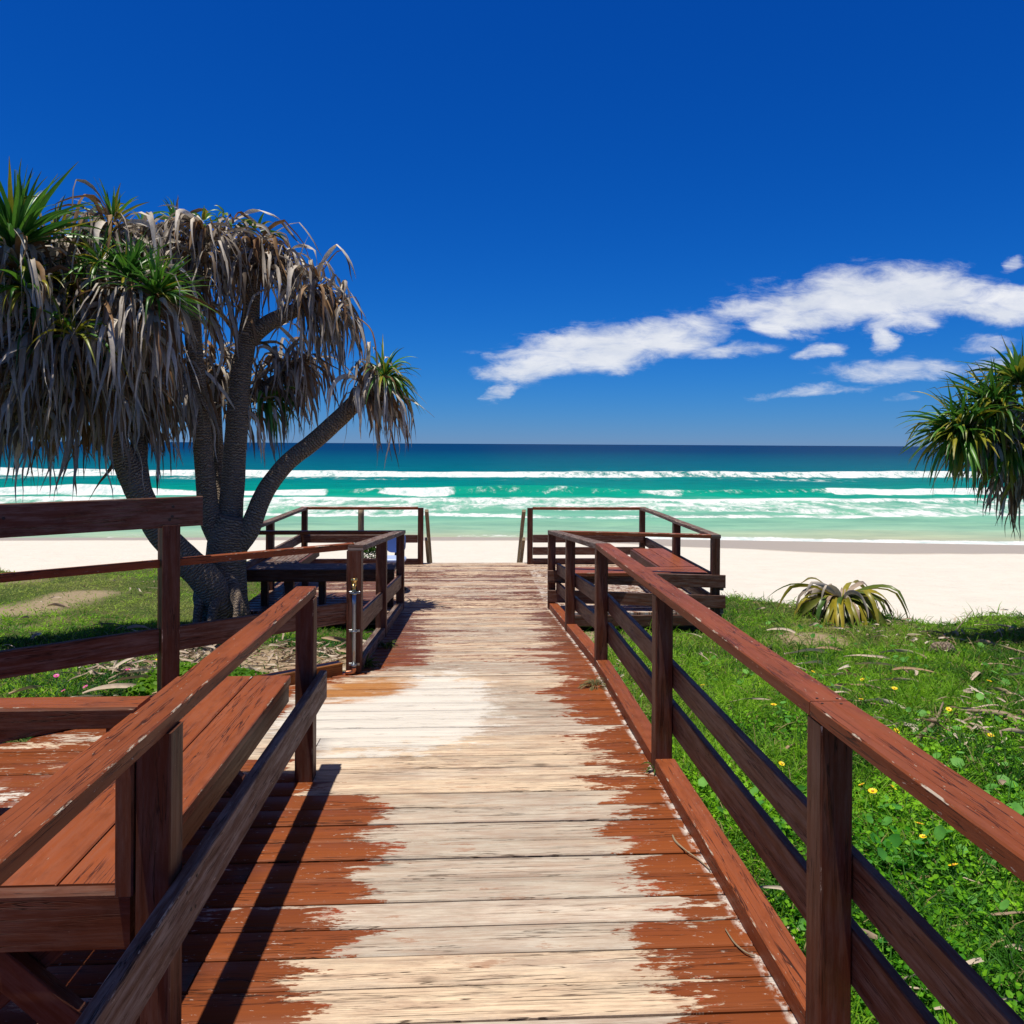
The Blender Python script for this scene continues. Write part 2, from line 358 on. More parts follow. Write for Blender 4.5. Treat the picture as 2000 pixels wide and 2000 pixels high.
def leaf_material(name, trans=.25, rough=.5, spec=.35):
    m, t, b = mat(name)
    a = t.nodes.new('ShaderNodeAttribute'); a.attribute_name = 'col'
    g = t.nodes.new('ShaderNodeNewGeometry'); n = tnoise(t, g.outputs['Position'], 28, 3)
    c = tmix(t, 1.0, a.outputs['Color'], tmix(t, n, (.62, .62, .62), (1.3, 1.3, 1.3)), 'MULTIPLY')
    t.links.new(c, b.inputs['Base Color']); b.inputs['Roughness'].default_value = rough; b.inputs['Specular IOR Level'].default_value = spec
    tr = t.nodes.new('ShaderNodeBsdfTranslucent'); t.links.new(c, tr.inputs[0])
    mx = t.nodes.new('ShaderNodeMixShader'); mx.inputs[0].default_value = trans
    out = t.nodes['Material Output']; t.links.new(b.outputs[0], mx.inputs[1]); t.links.new(tr.outputs[0], mx.inputs[2]); t.links.new(mx.outputs[0], out.inputs[0])
    return m
M_leaf = leaf_material('green_strap_leaves', .28, .38, .5)
M_dead = leaf_material('dry_strap_leaves', .14, .62, .3)
M_grass = leaf_material('grass_blades', .48, .55, .25)

def bark_material():
    m, t, b = mat('ringed_bark')
    uv = t.nodes.new('ShaderNodeUVMap'); uv.uv_map = 'UVMap'
    g = t.nodes.new('ShaderNodeNewGeometry')
    w = t.nodes.new('ShaderNodeTexWave'); w.wave_type = 'BANDS'; w.bands_direction = 'X'; w.inputs['Scale'].default_value = 8.5
    w.inputs['Distortion'].default_value = 7.5; w.inputs['Detail'].default_value = 3; w.inputs['Detail Scale'].default_value = 1.6
    t.links.new(tmap(t, uv.outputs[0], 1.2, 1.6), w.inputs[0])
    n = tnoise(t, g.outputs['Position'], 7, 6, .65); n2 = tnoise(t, g.outputs['Position'], 45, 4, .6)
    c = tmix(t, tramp(t, w.outputs['Fac'], .15, .8), (.15, .105, .07), (.44, .345, .25))
    c = tmix(t, tramp(t, n, .4, .68), c, (.30, .24, .19)); c = tmix(t, tramp(t, n2, .5, .7, 0, .6), c, (.07, .048, .034))
    t.links.new(c, b.inputs['Base Color']); b.inputs['Roughness'].default_value = .85; b.inputs['Specular IOR Level'].default_value = .2
    h = mth(t, 'ADD', w.outputs['Fac'], mth(t, 'MULTIPLY', n2, .5)); tbump(t, h, .9, .02, b)
    return m
M_bark = bark_material()

def simple(name, col, rough=.5, metal=0.0, spec=.5, var=.0, vs_=20):
    m, t, b = mat(name)
    g = t.nodes.new('ShaderNodeNewGeometry')
    n = tnoise(t, g.outputs['Position'], vs_, 4)
    c = tmix(t, n, tuple(x*(1-var) for x in col), tuple(min(1, x*(1+var)) for x in col))
    t.links.new(c, b.inputs['Base Color']); b.inputs['Roughness'].default_value = rough; b.inputs['Metallic'].default_value = metal
    b.inputs['Specular IOR Level'].default_value = spec
    return m
M_steel = simple('dull_grey_pipe', (.30, .33, .36), .35, .85, var=.15)
M_brass = simple('brass', (.72, .50, .20), .28, 1.0, var=.1)
M_copper = simple('copper', (.45, .20, .12), .35, 1.0, var=.2)
M_blue = simple('blue_plastic', (.07, .13, .36), .4, var=.08)
M_bluew = simple('pale_blue_plastic', (.42, .52, .78), .4, var=.05)
M_black = simple('black_rubber', (.018, .018, .022), .7, var=.3)
M_nail = simple('dark_nail', (.02, .014, .012), .6)

# ------------------------------------------------------------------ levels
ZP = -0.35                                    # platform deck level
def deckz(y):
    if y < 5.66: return -.0107*y
    if y < 9.1: return -.0606-(.35-.0606)*(y-5.66)/(9.1-5.66)
    return ZP
SEA = EYE-5.0
_ex = [-60, -25, -12, -9.0, -7.3, -6.2, -4.5, -3, -1.2, -.85, 1.1, 1.6, 3.0, 3.9, 4.6, 5.1, 5.7, 6.6, 8, 12, 25, 60]
_ey = [16, 15, 14.4, 13.9, 13.1, 14.2, 14.6, 14.5, 14.3, 12.3, 12.2, 11.5, 11.3, 11.1, 10.6, 10.0, 9.75, 9.55, 9.5, 9.0, 8, 8]
def edge_y(x): return np.interp(x, _ex, _ey)
def vnoise(x, y, s, seed=0):
    """cheap smooth value noise (numpy)"""
    x = np.asarray(x)*s+seed*17.3; y = np.asarray(y)*s+seed*5.1
    xi = np.floor(x); yi = np.floor(y); fx = x-xi; fy = y-yi; fx = fx*fx*(3-2*fx); fy = fy*fy*(3-2*fy)
    def h(a, b): r = np.sin(a*127.1+b*311.7+seed*74.7)*43758.5453; return r-np.floor(r)
    return (h(xi, yi)*(1-fx)+h(xi+1, yi)*fx)*(1-fy)+(h(xi, yi+1)*(1-fx)+h(xi+1, yi+1)*fx)*fy
def beach_z(x, y):
    x = np.asarray(x, dtype=float); y = np.asarray(y, dtype=float)
    z = -1.22-.0805*(np.maximum(y, 11)-14)-.0115*np.clip(x-4, 0, 40)*np.clip((y-14)/20, 0, 1)
    z = z+.05*(vnoise(x, y, .35, 3)-.5)*np.clip((38-y)/12, 0, 1)+.03*(vnoise(x, y, 1.1, 4)-.5)*np.clip((36-y)/12, 0, 1)
    return z
def ground_z(x, y):
    x = np.asarray(x, dtype=float); y = np.asarray(y, dtype=float)
    dz = np.where(y < 5.66, -.0107*y, np.where(y < 9.1, -.0606-.0841*(y-5.66), ZP))
    z = dz-.24+.10*(vnoise(x, y, .5, 1)-.5)+.05*(vnoise(x, y, 1.7, 2)-.5)
    left = np.clip((-x-1.2)/1.2, 0, 1); z = z+left*.12*np.clip((y-3)/3, 0, 1)*np.clip((11.5-y)/3, 0, 1)
    d = y-(edge_y(x)+.9*(vnoise(x, y, 1.1, 5)-.5)+.35*(vnoise(x, x, 3.3, 6)-.5))
    t = np.clip((d+.35)/.9, 0, 1)
    return z-1.15*t*t*(3-2*t)

def grid(xs, ys, zf):
    X, Y = np.meshgrid(xs, ys); Z = zf(X, Y)
    V = np.stack([X, Y, Z], -1).reshape(-1, 3); nx, ny = len(xs), len(ys)
    i = np.arange(nx*ny).reshape(ny, nx)
    Fq = np.stack([i[:-1, :-1], i[:-1, 1:], i[1:, 1:], i[1:, :-1]], -1).reshape(-1, 4)
    return V, Fq

def bare(x, y):
    x = np.asarray(x, dtype=float); y = np.asarray(y, dtype=float)
    b = np.clip((vnoise(x, y, .75, 77)-.80)*8, 0, .8)
    n_ = (vnoise(x, y, 4, 78)-.5)
    b = np.maximum(b, np.clip(1.25-np.hypot((x+6.2-.6*(y-9.0))/1.3, (y-9.0)/.30)+n_*1.3, 0, 1)*.75)      # worn track on the left lawn
    b = np.maximum(b, np.clip(1.6-np.hypot((x+1.75)/.85, (y-6.75)/.62)+n_*.8, 0, 1))               # litter heap behind the tap
    b = np.maximum(b, np.clip(1.0-np.hypot((x-4.9)/1.2, (y-9.3)/.22)+n_*1.4, 0, 1)*.55)
    return b
# ground under the grass
def soil_material():
    m, t, b = mat('grassy_soil')
    g = t.nodes.new('ShaderNodeNewGeometry'); p = g.outputs['Position']
    n = tnoise(t, p, .9, 5, .6); n2 = tnoise(t, p, 14, 6, .7); n3 = tnoise(t, p, 60, 3)
    c = tmix(t, tramp(t, n, .42, .62), (.045, .085, .014), (.11, .11, .04))
    c = tmix(t, tramp(t, n2, .4, .7), c, (.05, .085, .018)); c = tmix(t, tramp(t, n3, .5, .75, 0, .5), c, (.20, .15, .09))
    a = t.nodes.new('ShaderNodeAttribute'); a.attribute_name = 'col'; s = t.nodes.new('ShaderNodeSeparateXYZ'); t.links.new(a.outputs['Vector'], s.inputs[0])
    c = tmix(t, mth(t, 'MULTIPLY', s.outputs[0], tramp(t, n2, .25, .45, .5, 1)), c, tmix(t, n3, (.30, .21, .13), (.50, .40, .28)))
    t.links.new(c, b.inputs['Base Color']); b.inputs['Roughness'].default_value = .95; b.inputs['Specular IOR Level'].default_value = .1
    tbump(t, n2, .8, .05, b); return m
xs = np.concatenate([np.linspace(-60, -14, 24), np.arange(-13, 13, .12), np.linspace(14, 60, 24)])
V, Fq = grid(xs, np.arange(-6, 16.5, .12), ground_z)
gb_ = bare(V[:, 0], V[:, 1])
o = np_mesh('ground', V, Fq, soil_material(), col=np.stack([gb_]*3, -1), smooth=True); tag(o, kind='structure')

def sand_material():
    m, t, b = mat('white_beach_sand')
    g = t.nodes.new('ShaderNodeNewGeometry'); p = g.outputs['Position']; s = t.nodes.new('ShaderNodeSeparateXYZ'); t.links.new(p, s.inputs[0])
    n = tnoise(t, p, .6, 5, .55); n2 = tnoise(t, p, 6, 5, .65); n3 = tnoise(t, tmap(t, p, 1.6, 1.6), 1.0, 6, .7, .5)
    c = tmix(t, n, (.67, .632, .565), (.73, .692, .62)); c = tmix(t, tramp(t, n2, .56, .72, 0, .30), c, (.58, .50, .42)); c = tmix(t, tramp(t, n3, .5, .72, 0, .28), c, (.60, .54, .46)); c = tmix(t, tramp(t, tnoise(t, tmap(t, p, 1.2, 2.2), 3.0, 4, .7), .68, .72, 0, .5), c, (.34, .27, .20))
    # sand stays wet where the waves wash over it (low on the slope)
    wob = mth(t, 'MULTIPLY', mth(t, 'SUBTRACT', tnoise(t, tmap(t, p, .11, .02), 1.0, 2), .5), .22)
    hz = mth(t, 'ADD', s.outputs[2], wob)
    hz = mth(t, 'SUBTRACT', hz, tramp(t, s.outputs[0], 3, 14, 0, .62, True)); wet = tramp(t, hz, SEA+.34, SEA+.24, 0, 1, True)
    c = tmix(t, wet, c, (.44, .36, .265))
    t.links.new(c, b.inputs['Base Color']); t.links.new(tramp(t, wet, 0, 1, .95, .35), b.inputs['Roughness']); b.inputs['Specular IOR Level'].default_value = .2
    h = mth(t, 'ADD', mth(t, 'MULTIPLY', n3, 1.0), mth(t, 'MULTIPLY', n2, .35))
    h = mth(t, 'MULTIPLY', h, mth(t, 'SUBTRACT', 1, wet))
    tbump(t, h, .9, .12, b); return m
xs = np.concatenate([np.linspace(-160, -45, 30), np.arange(-44, 44, .4), np.linspace(45, 160, 30)])
V, Fq = grid(xs, np.concatenate([np.arange(-6, 10, 1.), np.arange(10, 60, .3)]), beach_z)
o = np_mesh('beach', V, Fq, sand_material(), smooth=True); tag(o, kind='structure')

# ------------------------------------------------------------------ sea
RIDGES = [(121, 3.0, .95, 1), (78.5, 2.0, .85, 2), (58, 1.6, .30, 3), (66, 1.5, .32, 4)]
def crest(x, y0, k): return y0+7.0*(vnoise(x, x*0, .022, k)-.5)+3.4*(vnoise(x, x*0, .08, k+9)-.5)+1.2*(vnoise(x, x*0, .3, k+19)-.5)
def amp(x, k):
    if k == 1: return .75+.6*(vnoise(x, x*0, .03, 31)-.4)
    if k == 2: return .35+1.1*np.clip(vnoise(x, x*0, .07, 32)-.25, 0, 1)
    return .6+.5*vnoise(x, x*0, .05, 33)
def sea_z(x, y):
    z = np.full(x.shape, SEA, dtype=float)
    for (y0, w, a, k) in RIDGES:
        d = y-crest(x, y0, k); ww = np.where(d < 0, w*.55, w*1.8)
        z = z+a*amp(x, k)*np.exp(-(d/ww)**2)
    fade = np.clip((y-38)/8, 0, 1)
    z = z+fade*(.06*(vnoise(x, y*2.2, .5, 7)-.5)+.16*(vnoise(x*.25, y, .35, 8)-.5)+.10*(vnoise(x*.5, y, .9, 12)-.5))*np.clip((420-y)/200, 0, 1)
    return z
ysn = np.concatenate([np.arange(34, 70, .3), np.arange(70, 140, .45), 140*1.022**np.arange(0, 250)])
ysn = ysn[ysn < 34000]; ysn = np.append(ysn, 42000)
# x spacing grows with distance: build in a fan so the sheet reaches the horizon
uu = np.linspace(-1.0, 1.0, 460)
Yg, Ug = np.meshgrid(ysn, uu, indexing='ij'); Xg = Ug*(Yg*1.05+45)
Zg = sea_z(Xg, Yg); V = np.stack([Xg, Yg, Zg], -1).reshape(-1, 3)
i = np.arange(len(ysn)*len(uu)).reshape(len(ysn), len(uu)); Fq = np.stack([i[:-1, :-1], i[:-1, 1:], i[1:, 1:], i[1:, :-1]], -1).reshape(-1, 4)
xx, yy = V[:, 0], V[:, 1]
# foam where the water breaks (stored per vertex)
foam = np.zeros(len(V))
def band(d, a0, a1, s0, s1): return np.clip((d-a0)/s0+.5, 0, 1)*np.clip((a1-d)/s1+.5, 0, 1)
d1 = yy-crest(xx, 121, 1); th = 3.5+5.5*vnoise(xx, xx*0, .05, 41)
foam = np.maximum(foam, band(d1, -2.5-3*vnoise(xx, xx*0, .11, 61), th*.34, 2.5, 4)*(.55+.35*vnoise(xx, xx*0, .09, 62)))
foam = np.maximum(foam, band(d1, -14, -3, 6, 4)*.34*vnoise(xx, xx*0, .06, 47)*1.6)
d2 = yy-crest(xx, 78.5, 2); a2_ = .25*np.clip((vnoise(xx, xx*0, .09, 42)-.45)*4, 0, 1)
for (xa, xb, w_) in ((-14, -90, 1), (-9.5, -1, .95), (5, 12, .35), (16.5, 22, 1), (37, 80, 1), (24, 29, .35)):
    lo_, hi_ = min(xa, xb), max(xa, xb); a2_ = np.maximum(a2_, w_*np.clip(np.clip((xx-lo_)*(hi_-xx), 0, None)/(4*max(2.5, .25*min(hi_-lo_, 20))), 0, 1)**.6)
a2_ = np.maximum(a2_, np.clip((-xx-22)/6, 0, 1)*.85); a2_ = np.maximum(a2_, np.clip((xx-36)/5, 0, 1)*.6)
foam = np.maximum(foam, band(d2, -.6-2.6*a2_*(.55+.6*vnoise(xx, xx*0, .6, 63)), .6, 1.4, 1.2)*a2_*.85)
foam = np.maximum(foam, band(d2, -1.6, .2, 1.2, .8)*.34)
d3 = yy-crest(xx, 61.5, 3); wob = 3*(vnoise(xx, xx*0, .08, 43)-.5)
foam = np.maximum(foam, band(d3, -6+wob, 9.0+wob*.6, 1.6, 3.0)*(.32+.28*vnoise(xx, yy*3, .05, 44)))
d4 = yy-crest(xx, 54.5, 5); foam = np.maximum(foam, band(d4, -.9, 1.6, .7, 2.2)*(.40+.55*vnoise(xx, xx*0, .05, 45)))
d5 = yy-crest(xx, 66.5, 4); foam = np.maximum(foam, band(d5, -1.4, 1.6, .8, 2.0)*(.45+.6*vnoise(xx, xx*0, .06, 46)))
shore = 14+(SEA+1.22)/-.0805
sh = shore-.143*np.clip(xx-4, 0, 40)
rgt = np.clip((xx-6)/7, 0, 1); d6 = yy-sh
foam = np.maximum(foam, band(d6, -3, .9+1.0*vnoise(xx, xx*0, .12, 48), .6, 1.2)*(.30+.65*rgt))
col = np.stack([foam, np.clip(37.5/yy, 0, 1), vnoise(xx, yy, .03, 50)], -1)
def sea_material():
    m, t, b = mat('sea_water')
    a = t.nodes.new('ShaderNodeAttribute'); a.attribute_name = 'col'; s = t.nodes.new('ShaderNodeSeparateXYZ'); t.links.new(a.outputs['Vector'], s.inputs[0])
    g = t.nodes.new('ShaderNodeNewGeometry'); p = g.outputs['Position']
    n = tnoise(t, tmap(t, p, .55, .30), 1.0, 7, .68, .3); n2 = tnoise(t, tmap(t, p, .06, .10), 1.0, 3, .5); n3 = tnoise(t, tmap(t, p, 2.2, 1.2), 1.0, 6, .7, .5)
    fac = mth(t, 'ADD', s.outputs[1], mth(t, 'MULTIPLY', mth(t, 'MULTIPLY', mth(t, 'SUBTRACT', n2, .5), .22), s.outputs[1]))
    cr = t.nodes.new('ShaderNodeValToRGB'); t.links.new(fac, cr.inputs[0]); e = cr.color_ramp
    stops = [(0, (.000, .028, .095)), (.06, (.000, .034, .105)), (.14, (.000, .075, .135)), (.27, (.000, .125, .160)), (.30, (.000, .20, .19)), (.36, (.000, .17, .17)), (.45, (.000, .24, .185)), (.51, (.003, .30, .21)), (.58, (.16, .42, .31)), (.70, (.16, .42, .30)), (.84, (.27, .46, .33)), (.93, (.38, .44, .31)), (1.0, (.42, .40, .30))]
    while len(e.elements) < len(stops): e.elements.new(.5)
    for el, (q, c) in zip(e.elements, stops): el.position = q; el.color = (*c, 1)
    c = tmix(t, 1.0, cr.outputs[0], tmix(t, tramp(t, tnoise(t, tmap(t, p, .16, .5), 1.0, 6, .7), .3, .7), (.70, .76, .80), (1.22, 1.16, 1.12)), 'MULTIPLY')
    fm = mth(t, 'ADD', s.outputs[0], mth(t, 'MULTIPLY', mth(t, 'SUBTRACT', n, .5), 1.5)); fm = mth(t, 'ADD', fm, mth(t, 'MULTIPLY', mth(t, 'SUBTRACT', n3, .5), .7))
    fm = mth(t, 'MULTIPLY', fm, mth(t, 'MULTIPLY', s.outputs[0], 8, True)); f = tramp(t, fm, .30, .72, 0, 1, True)
    c = tmix(t, f, c, tmix(t, tramp(t, mth(t, 'ADD', n3, mth(t, 'MULTIPLY', mth(t, 'SUBTRACT', n, .5), .6)), .38, .6), (.50, .60, .60), (.74, .76, .76))); t.links.new(c, b.inputs['Base Color'])
    t.links.new(tramp(t, f, 0, 1, .45, .9), b.inputs['Roughness']); b.inputs['Specular IOR Level'].default_value = .03
    w = tnoise(t, tmap(t, p, .8, 1.6), 1.0, 5, .6)
    tbump(t, mth(t, 'ADD', w, mth(t, 'MULTIPLY', f, .6)), .35, .25, b); return m
o = np_mesh('sea', V, Fq, sea_material(), col=col, smooth=True); tag(o, kind='structure')

# ------------------------------------------------------------------ decking
def fence_y(x): return 5.65+.764*(x+.86)       # line of the diagonal fence
def deck_planks():
    s = MB(); c2 = []
    y = -3.2; pitch = .145
    XL, XR = -.80, 1.02
    while y < 12.50:
        y0, y1 = y+.0035, y+pitch-.0025; yc = y+pitch/2
        rows = []
        if yc < 5.60:
            xl = -.86+(yc-5.65)/.764-.05; rows.append((max(-5.4, xl), XR))
        elif yc < 9.02: rows.append((XL-.06, XR))
        else: rows.append((-2.72, 2.90))
        if 8.72 < yc < 9.02: rows[0] = (rows[0][0], 2.90)
        for (xa, xb) in rows:
            cuts = [xa, xb]
            if xb-xa > 3: cuts = [xa, -.83+random.choice((0, -.9, -1.6)), xb]
            for q in range(len(cuts)-1):
                a, bb = cuts[q]+(.002 if q else 0), cuts[q+1]-(.002 if q < len(cuts)-2 else 0)
                if bb-a < .1: continue
                r1, r2 = random.random(), random.random(); dz = random.uniform(-.002, .002); cup = random.uniform(-.0012, .0012)
                g0 = y0+random.uniform(-.001, .0015); g1 = y1+random.uniform(-.0045, -.0005)
                n = max(2, int((bb-a)/.12)); rings = []
                ch = .004
                for k in range(n+1):
                    x = a+(bb-a)*k/n; ring = []
                    wv = .0012*math.sin(x*5+r1*9)
                    for (yy_, zz) in ((g0, -.030), (g0, -ch), (g0+ch, 0), (yc, cup), (g1-ch, 0), (g1, -ch), (g1, -.030)):
                        s.v.append((x, yy_+wv, deckz(yy_)+zz+dz)); ring.append(len(s.v)-1)
                    rings.append(ring)
                def dat(x, y):
                    # left and right limits of the foot-worn strip
                    xr = np.interp(y, [0, 2.2, 3, 4.2, 5.7, 7.5, 8.8, 9.2], [.55, .58, .66, .66, .66, .68, .68, 2.2])
                    xl = np.interp(y, [0, 2.9, 3.5, 4.1, 5.3, 5.9, 7.6, 8.8, 9.3], [-.40, -.42, -.46, -1.5, -1.2, -.38, -.44, -.50, -2.0])
                    d = min(x-xl, xr-x); w = max(0, min(1.3, .5+d*(2.0 if d < 0 else 2.6)))
                    if y > 8.9: w = .46+.16*float(vnoise(x, y, .9, 60))+.16*math.exp(-((x-.1)/.8)**2)
                    if 5.9 < y < 8.9: w = min(w, .85)
                    if x < -1.2: w = .16+.38*math.exp(-((x+2.1)/.35)**2-((y-3.65)/.28)**2)
                    elif x < -.85 and y < 4: w = min(w, .22)
                    wh = math.exp(-((x+.55)/.65)**2-((y-4.62)/.55)**2)*1.15+.55*math.exp(-((x+.15)/.4)**2-((y-5.3)/.6)**2)
                    wh = max(wh, .75*math.exp(-((x+2.1)/.4)**2-((y-3.65)/.3)**2))
                    if y > 5.5: wh = max(wh, .18)
                    orr = .85*math.exp(-((x+.72)/.38)**2-((y-5.22-.25*(x+.7))/.27)**2)
                    we = np.interp(y, [0, 3, 5, 6.5, 9], [.12, .16, .30, .62, .80])
                    return (w, r1, min(1, wh), 1), (orr, r2, we, 1)
                for k in range(n):
                    xa_, xb_ = a+(bb-a)*k/n, a+(bb-a)*(k+1)/n
                    A, A2 = dat(xa_, yc); B, B2 = dat(xb_, yc)
                    for i in range(6):
                        s.f.append([rings[k][i], rings[k+1][i], rings[k+1][i+1], rings[k][i+1]]); s.uv += [(0, 0)]*4; s.c += [A, B, B, A]; c2 += [A2, B2, B2, A2]; s.sm.append(i in (2, 3))
                for ring in (rings[0][::-1], rings[-1]):
                    s.f.append(ring); s.uv += [(0, 0)]*7; s.c += [A]*7; c2 += [A2]*7; s.sm.append(False)
        y += pitch
    o = s.build('boardwalk', M_deck)
    ca = o.data.color_attributes.new('dat2', 'FLOAT_COLOR', 'CORNER'); ca.data.foreach_set('color', [c for q in c2 for c in q])
    tag(o, kind='structure')
    # bearers and stumps below
    s = MB()
    def bearer(x0, y0, x1, y1, h=.14, w=.07):
        s.beam((x0, y0, deckz(y0)-.032-h/2), (x1, y1, deckz(y1)-.032-h/2), w, h)
    for x in (-.72, .05, .90):
        bearer(x, -3, x, 5.66); bearer(x, 5.66, x, 9.1); bearer(x, 9.1, x, 12.4)
    for x in (-2.64, -1.7, 1.9, 2.82): bearer(x, 9.10 if x < 0 else 8.80, x, 12.4)
    bearer(-2.70, 9.03, -.80, 9.03); bearer(1.0, 8.70, 2.88, 8.70, .12, .05); bearer(-2.7, 12.46, 2.88, 12.46, .16, .05)
    for (x, yv) in ((1.9, 8.74), (2.82, 8.8), (2.82, 10.6), (2.82, 12.3), (-2.64, 9.1), (-1.7, 9.1), (-2.64, 12.3), (1.9, 12.3)):
        s.box(x-.05, x+.05, yv-.05, yv+.05, deckz(yv)-.9, deckz(yv)-.18)
    for yv in np.arange(-2, 9, 1.8):
        for x in (-.72, .90): s.box(x-.05, x+.05, yv-.05, yv+.05, deckz(yv)-.6, deckz(yv)-.18)
    o = s.build('boardwalk_frame', M_board); tag(o, kind='structure')
deck_planks()

# ------------------------------------------------------------------ railings
PW = .087
def post(parent, x, y, z0, z1, w=PW, m=None, top_cut=0):
    s = MB(); s.beam((x, y, z0), (x, y, z1), w, w, up=(0, 1, 0)); return s.build('post', m or M_post, parent)
def board(parent, name, p0, p1, w, h, m, warp=0):
    s = MB(); s.beam(p0, p1, w, h, warp=warp); return s.build(name, m, parent)

# right-hand walkway railing
rr = thing('railing', 'long red-brown timber railing with two lower boards beside the grass on the right', 'railing', (.97, 2.0, 0))
XR0 = .925+PW/2
for (x, y) in ((XR0, .22), (XR0, 2.022), (XR0, 3.835), (XR0, 5.66), (XR0-.006, 7.40), (XR0-.012, 9.06)):
    post(rr, x, y, deckz(y)-.45, deckz(y)+.882)
def rail_seg(parent, x0, y0, x1, y1, zo=.904, w=.112, h=.042, m=None):
    board(parent, 'handrail', (x0, y0, deckz(y0)+zo), (x1, y1, deckz(y1)+zo), w, h, m or M_rail)
XT = .925+.055
rail_seg(rr, XT, -1.6, XT, 2.045); rail_seg(rr, XT, 2.049, XT, 5.66); rail_seg(rr, XT, 5.664, XT-.012, 9.11, m=M_old)
for (ya, yb) in ((-1.6, .22), (.224, 3.83), (3.834, 5.66)):
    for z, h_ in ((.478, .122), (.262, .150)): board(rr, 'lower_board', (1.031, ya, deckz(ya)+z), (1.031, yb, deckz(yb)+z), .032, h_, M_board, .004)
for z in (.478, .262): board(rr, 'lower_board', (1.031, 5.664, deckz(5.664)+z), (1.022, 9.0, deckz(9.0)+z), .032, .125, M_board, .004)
ys_ = [.26, 1.978, 2.066, 3.79, 3.879, 5.616, 5.704, 7.355, 7.445, 9.0]
prev = -1.6
for ya, yb in ((-1.6, .176), (.264, 1.978), (2.066, 3.791), (3.879, 5.616), (5.704, 7.356), (7.444, 9.015)):
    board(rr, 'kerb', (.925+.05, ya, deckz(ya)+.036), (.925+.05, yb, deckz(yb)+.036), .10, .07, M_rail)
# small nails on the joint
for (dx, dy) in ((-.03, -.02), (.02, -.025), (-.025, .022), (.03, .018)):
    s = MB(); s.beam((XT+dx, 2.047+dy, deckz(2)+.9245), (XT+dx, 2.047+dy, deckz(2)+.9262), .007, .007, up=(0, 1, 0), ch=.002)
    s.build('nail', M_nail, rr)

# left-hand near railing
rl = thing('railing', 'short red-brown timber railing with one pale-faced lower board behind the near bench on the left', 'railing', (-.80, 3.0, 0))
XL0 = -.757-PW/2
for y in (.3, 2.033, 3.80): post(rl, XL0, y, deckz(y)-.4 if y < 3 else deckz(y)+.001, deckz(y)+.882)
board(rl, 'handrail', (-.77-.048, -1.4, .915), (-.77-.048, 3.875, deckz(3.87)+.904), .100, .044, M_rail)
board(rl, 'lower_board', (-.737, -1.4, .445), (-.737, 3.90, deckz(3.9)+.43), .038, .14, M_old, 0)
s = MB(); s.box(-.893, -.848, 1.985, 2.075, .452, .878); s.build('upright', M_post, rl)
s = MB()
for (y, z) in ((2.00, .47), (2.03, .41), (2.07, .475), (2.06, .40), (3.74, .42), (3.80, .39), (3.83, .44)):
    s = MB(); s.beam((-.7182, y, z-.02), (-.7165, y, z-.02), .008, .008, ch=.002); s.build('nail', M_nail, rl)

# diagonal fence beyond the alcove
dfx = Vector((-.86, 5.65, 0)); ddir = Vector((-1, -.764, 0)).normalized()
df = thing('fence', 'diagonal brown timber fence with a thick raised top plank, before the leaning tree', 'fence', (-1.86, 4.9, -.3))
def dp(t, z): return dfx+ddir*t+Vector((0, 0, z))
nrm = Vector((-ddir.y, ddir.x, 0))
if nrm.y > 0: nrm = -nrm
tpost = (Vector((-1.864, 4.915, 0))-dfx).length
tz = Vector((-1.864, 4.915, 0))
sP = MB(); q = dp(tpost+.03, 0); sP.beam((q.x, q.y, -.55), (q.x, q.y, 1.085), .105, .105, up=(ddir.x, ddir.y, 0)); sP.build('post', M_post, df)
q = dp(tpost+2.05, 0); sP = MB(); sP.beam((q.x, q.y, -.5), (q.x, q.y, 1.085), .105, .105, up=(ddir.x, ddir.y, 0)); sP.build('post', M_post, df)
board(df, 'top_plank', dp(tpost-.16, 1.165)+nrm*.02, dp(5.0, 1.165)+nrm*.02, .045, .185, M_board)
board(df, 'handrail', dp(.0, .850), dp(tpost-.03, .850), .05, .046, M_rail)
board(df, 'handrail', dp(tpost+.09, .850), dp(5.0, .850), .05, .046, M_rail)
board(df, 'lower_board', dp(.06, .375)-nrm*.0, dp(tpost-.03, .375), .04, .15, M_board)
board(df, 'lower_board', dp(tpost+.09, .375), dp(5.0, .375), .04, .15, M_board)
board(df, 'kerb', dp(.10, deckz(5.4)+.04), dp(.75, deckz(5)+.04), .09, .085, M_wet)
board(df, 'kerb', dp(.76, deckz(5)+.04), dp(5.2, .0+.04), .09, .085, M_board)
s = MB()
for (t_, z) in ((tpost+.02, 1.20), (tpost+.025, 1.14), (tpost+.04, 1.12), (tpost+.9, 1.18), (tpost+1.35, 1.165), (tpost+1.37, 1.15)):
    q = dp(t_, z)+nrm*.043; s = MB(); s.tube([q, q+nrm*.0035], [.009, .009], 8, 1); s.build('bolt_hole', M_nail, df)

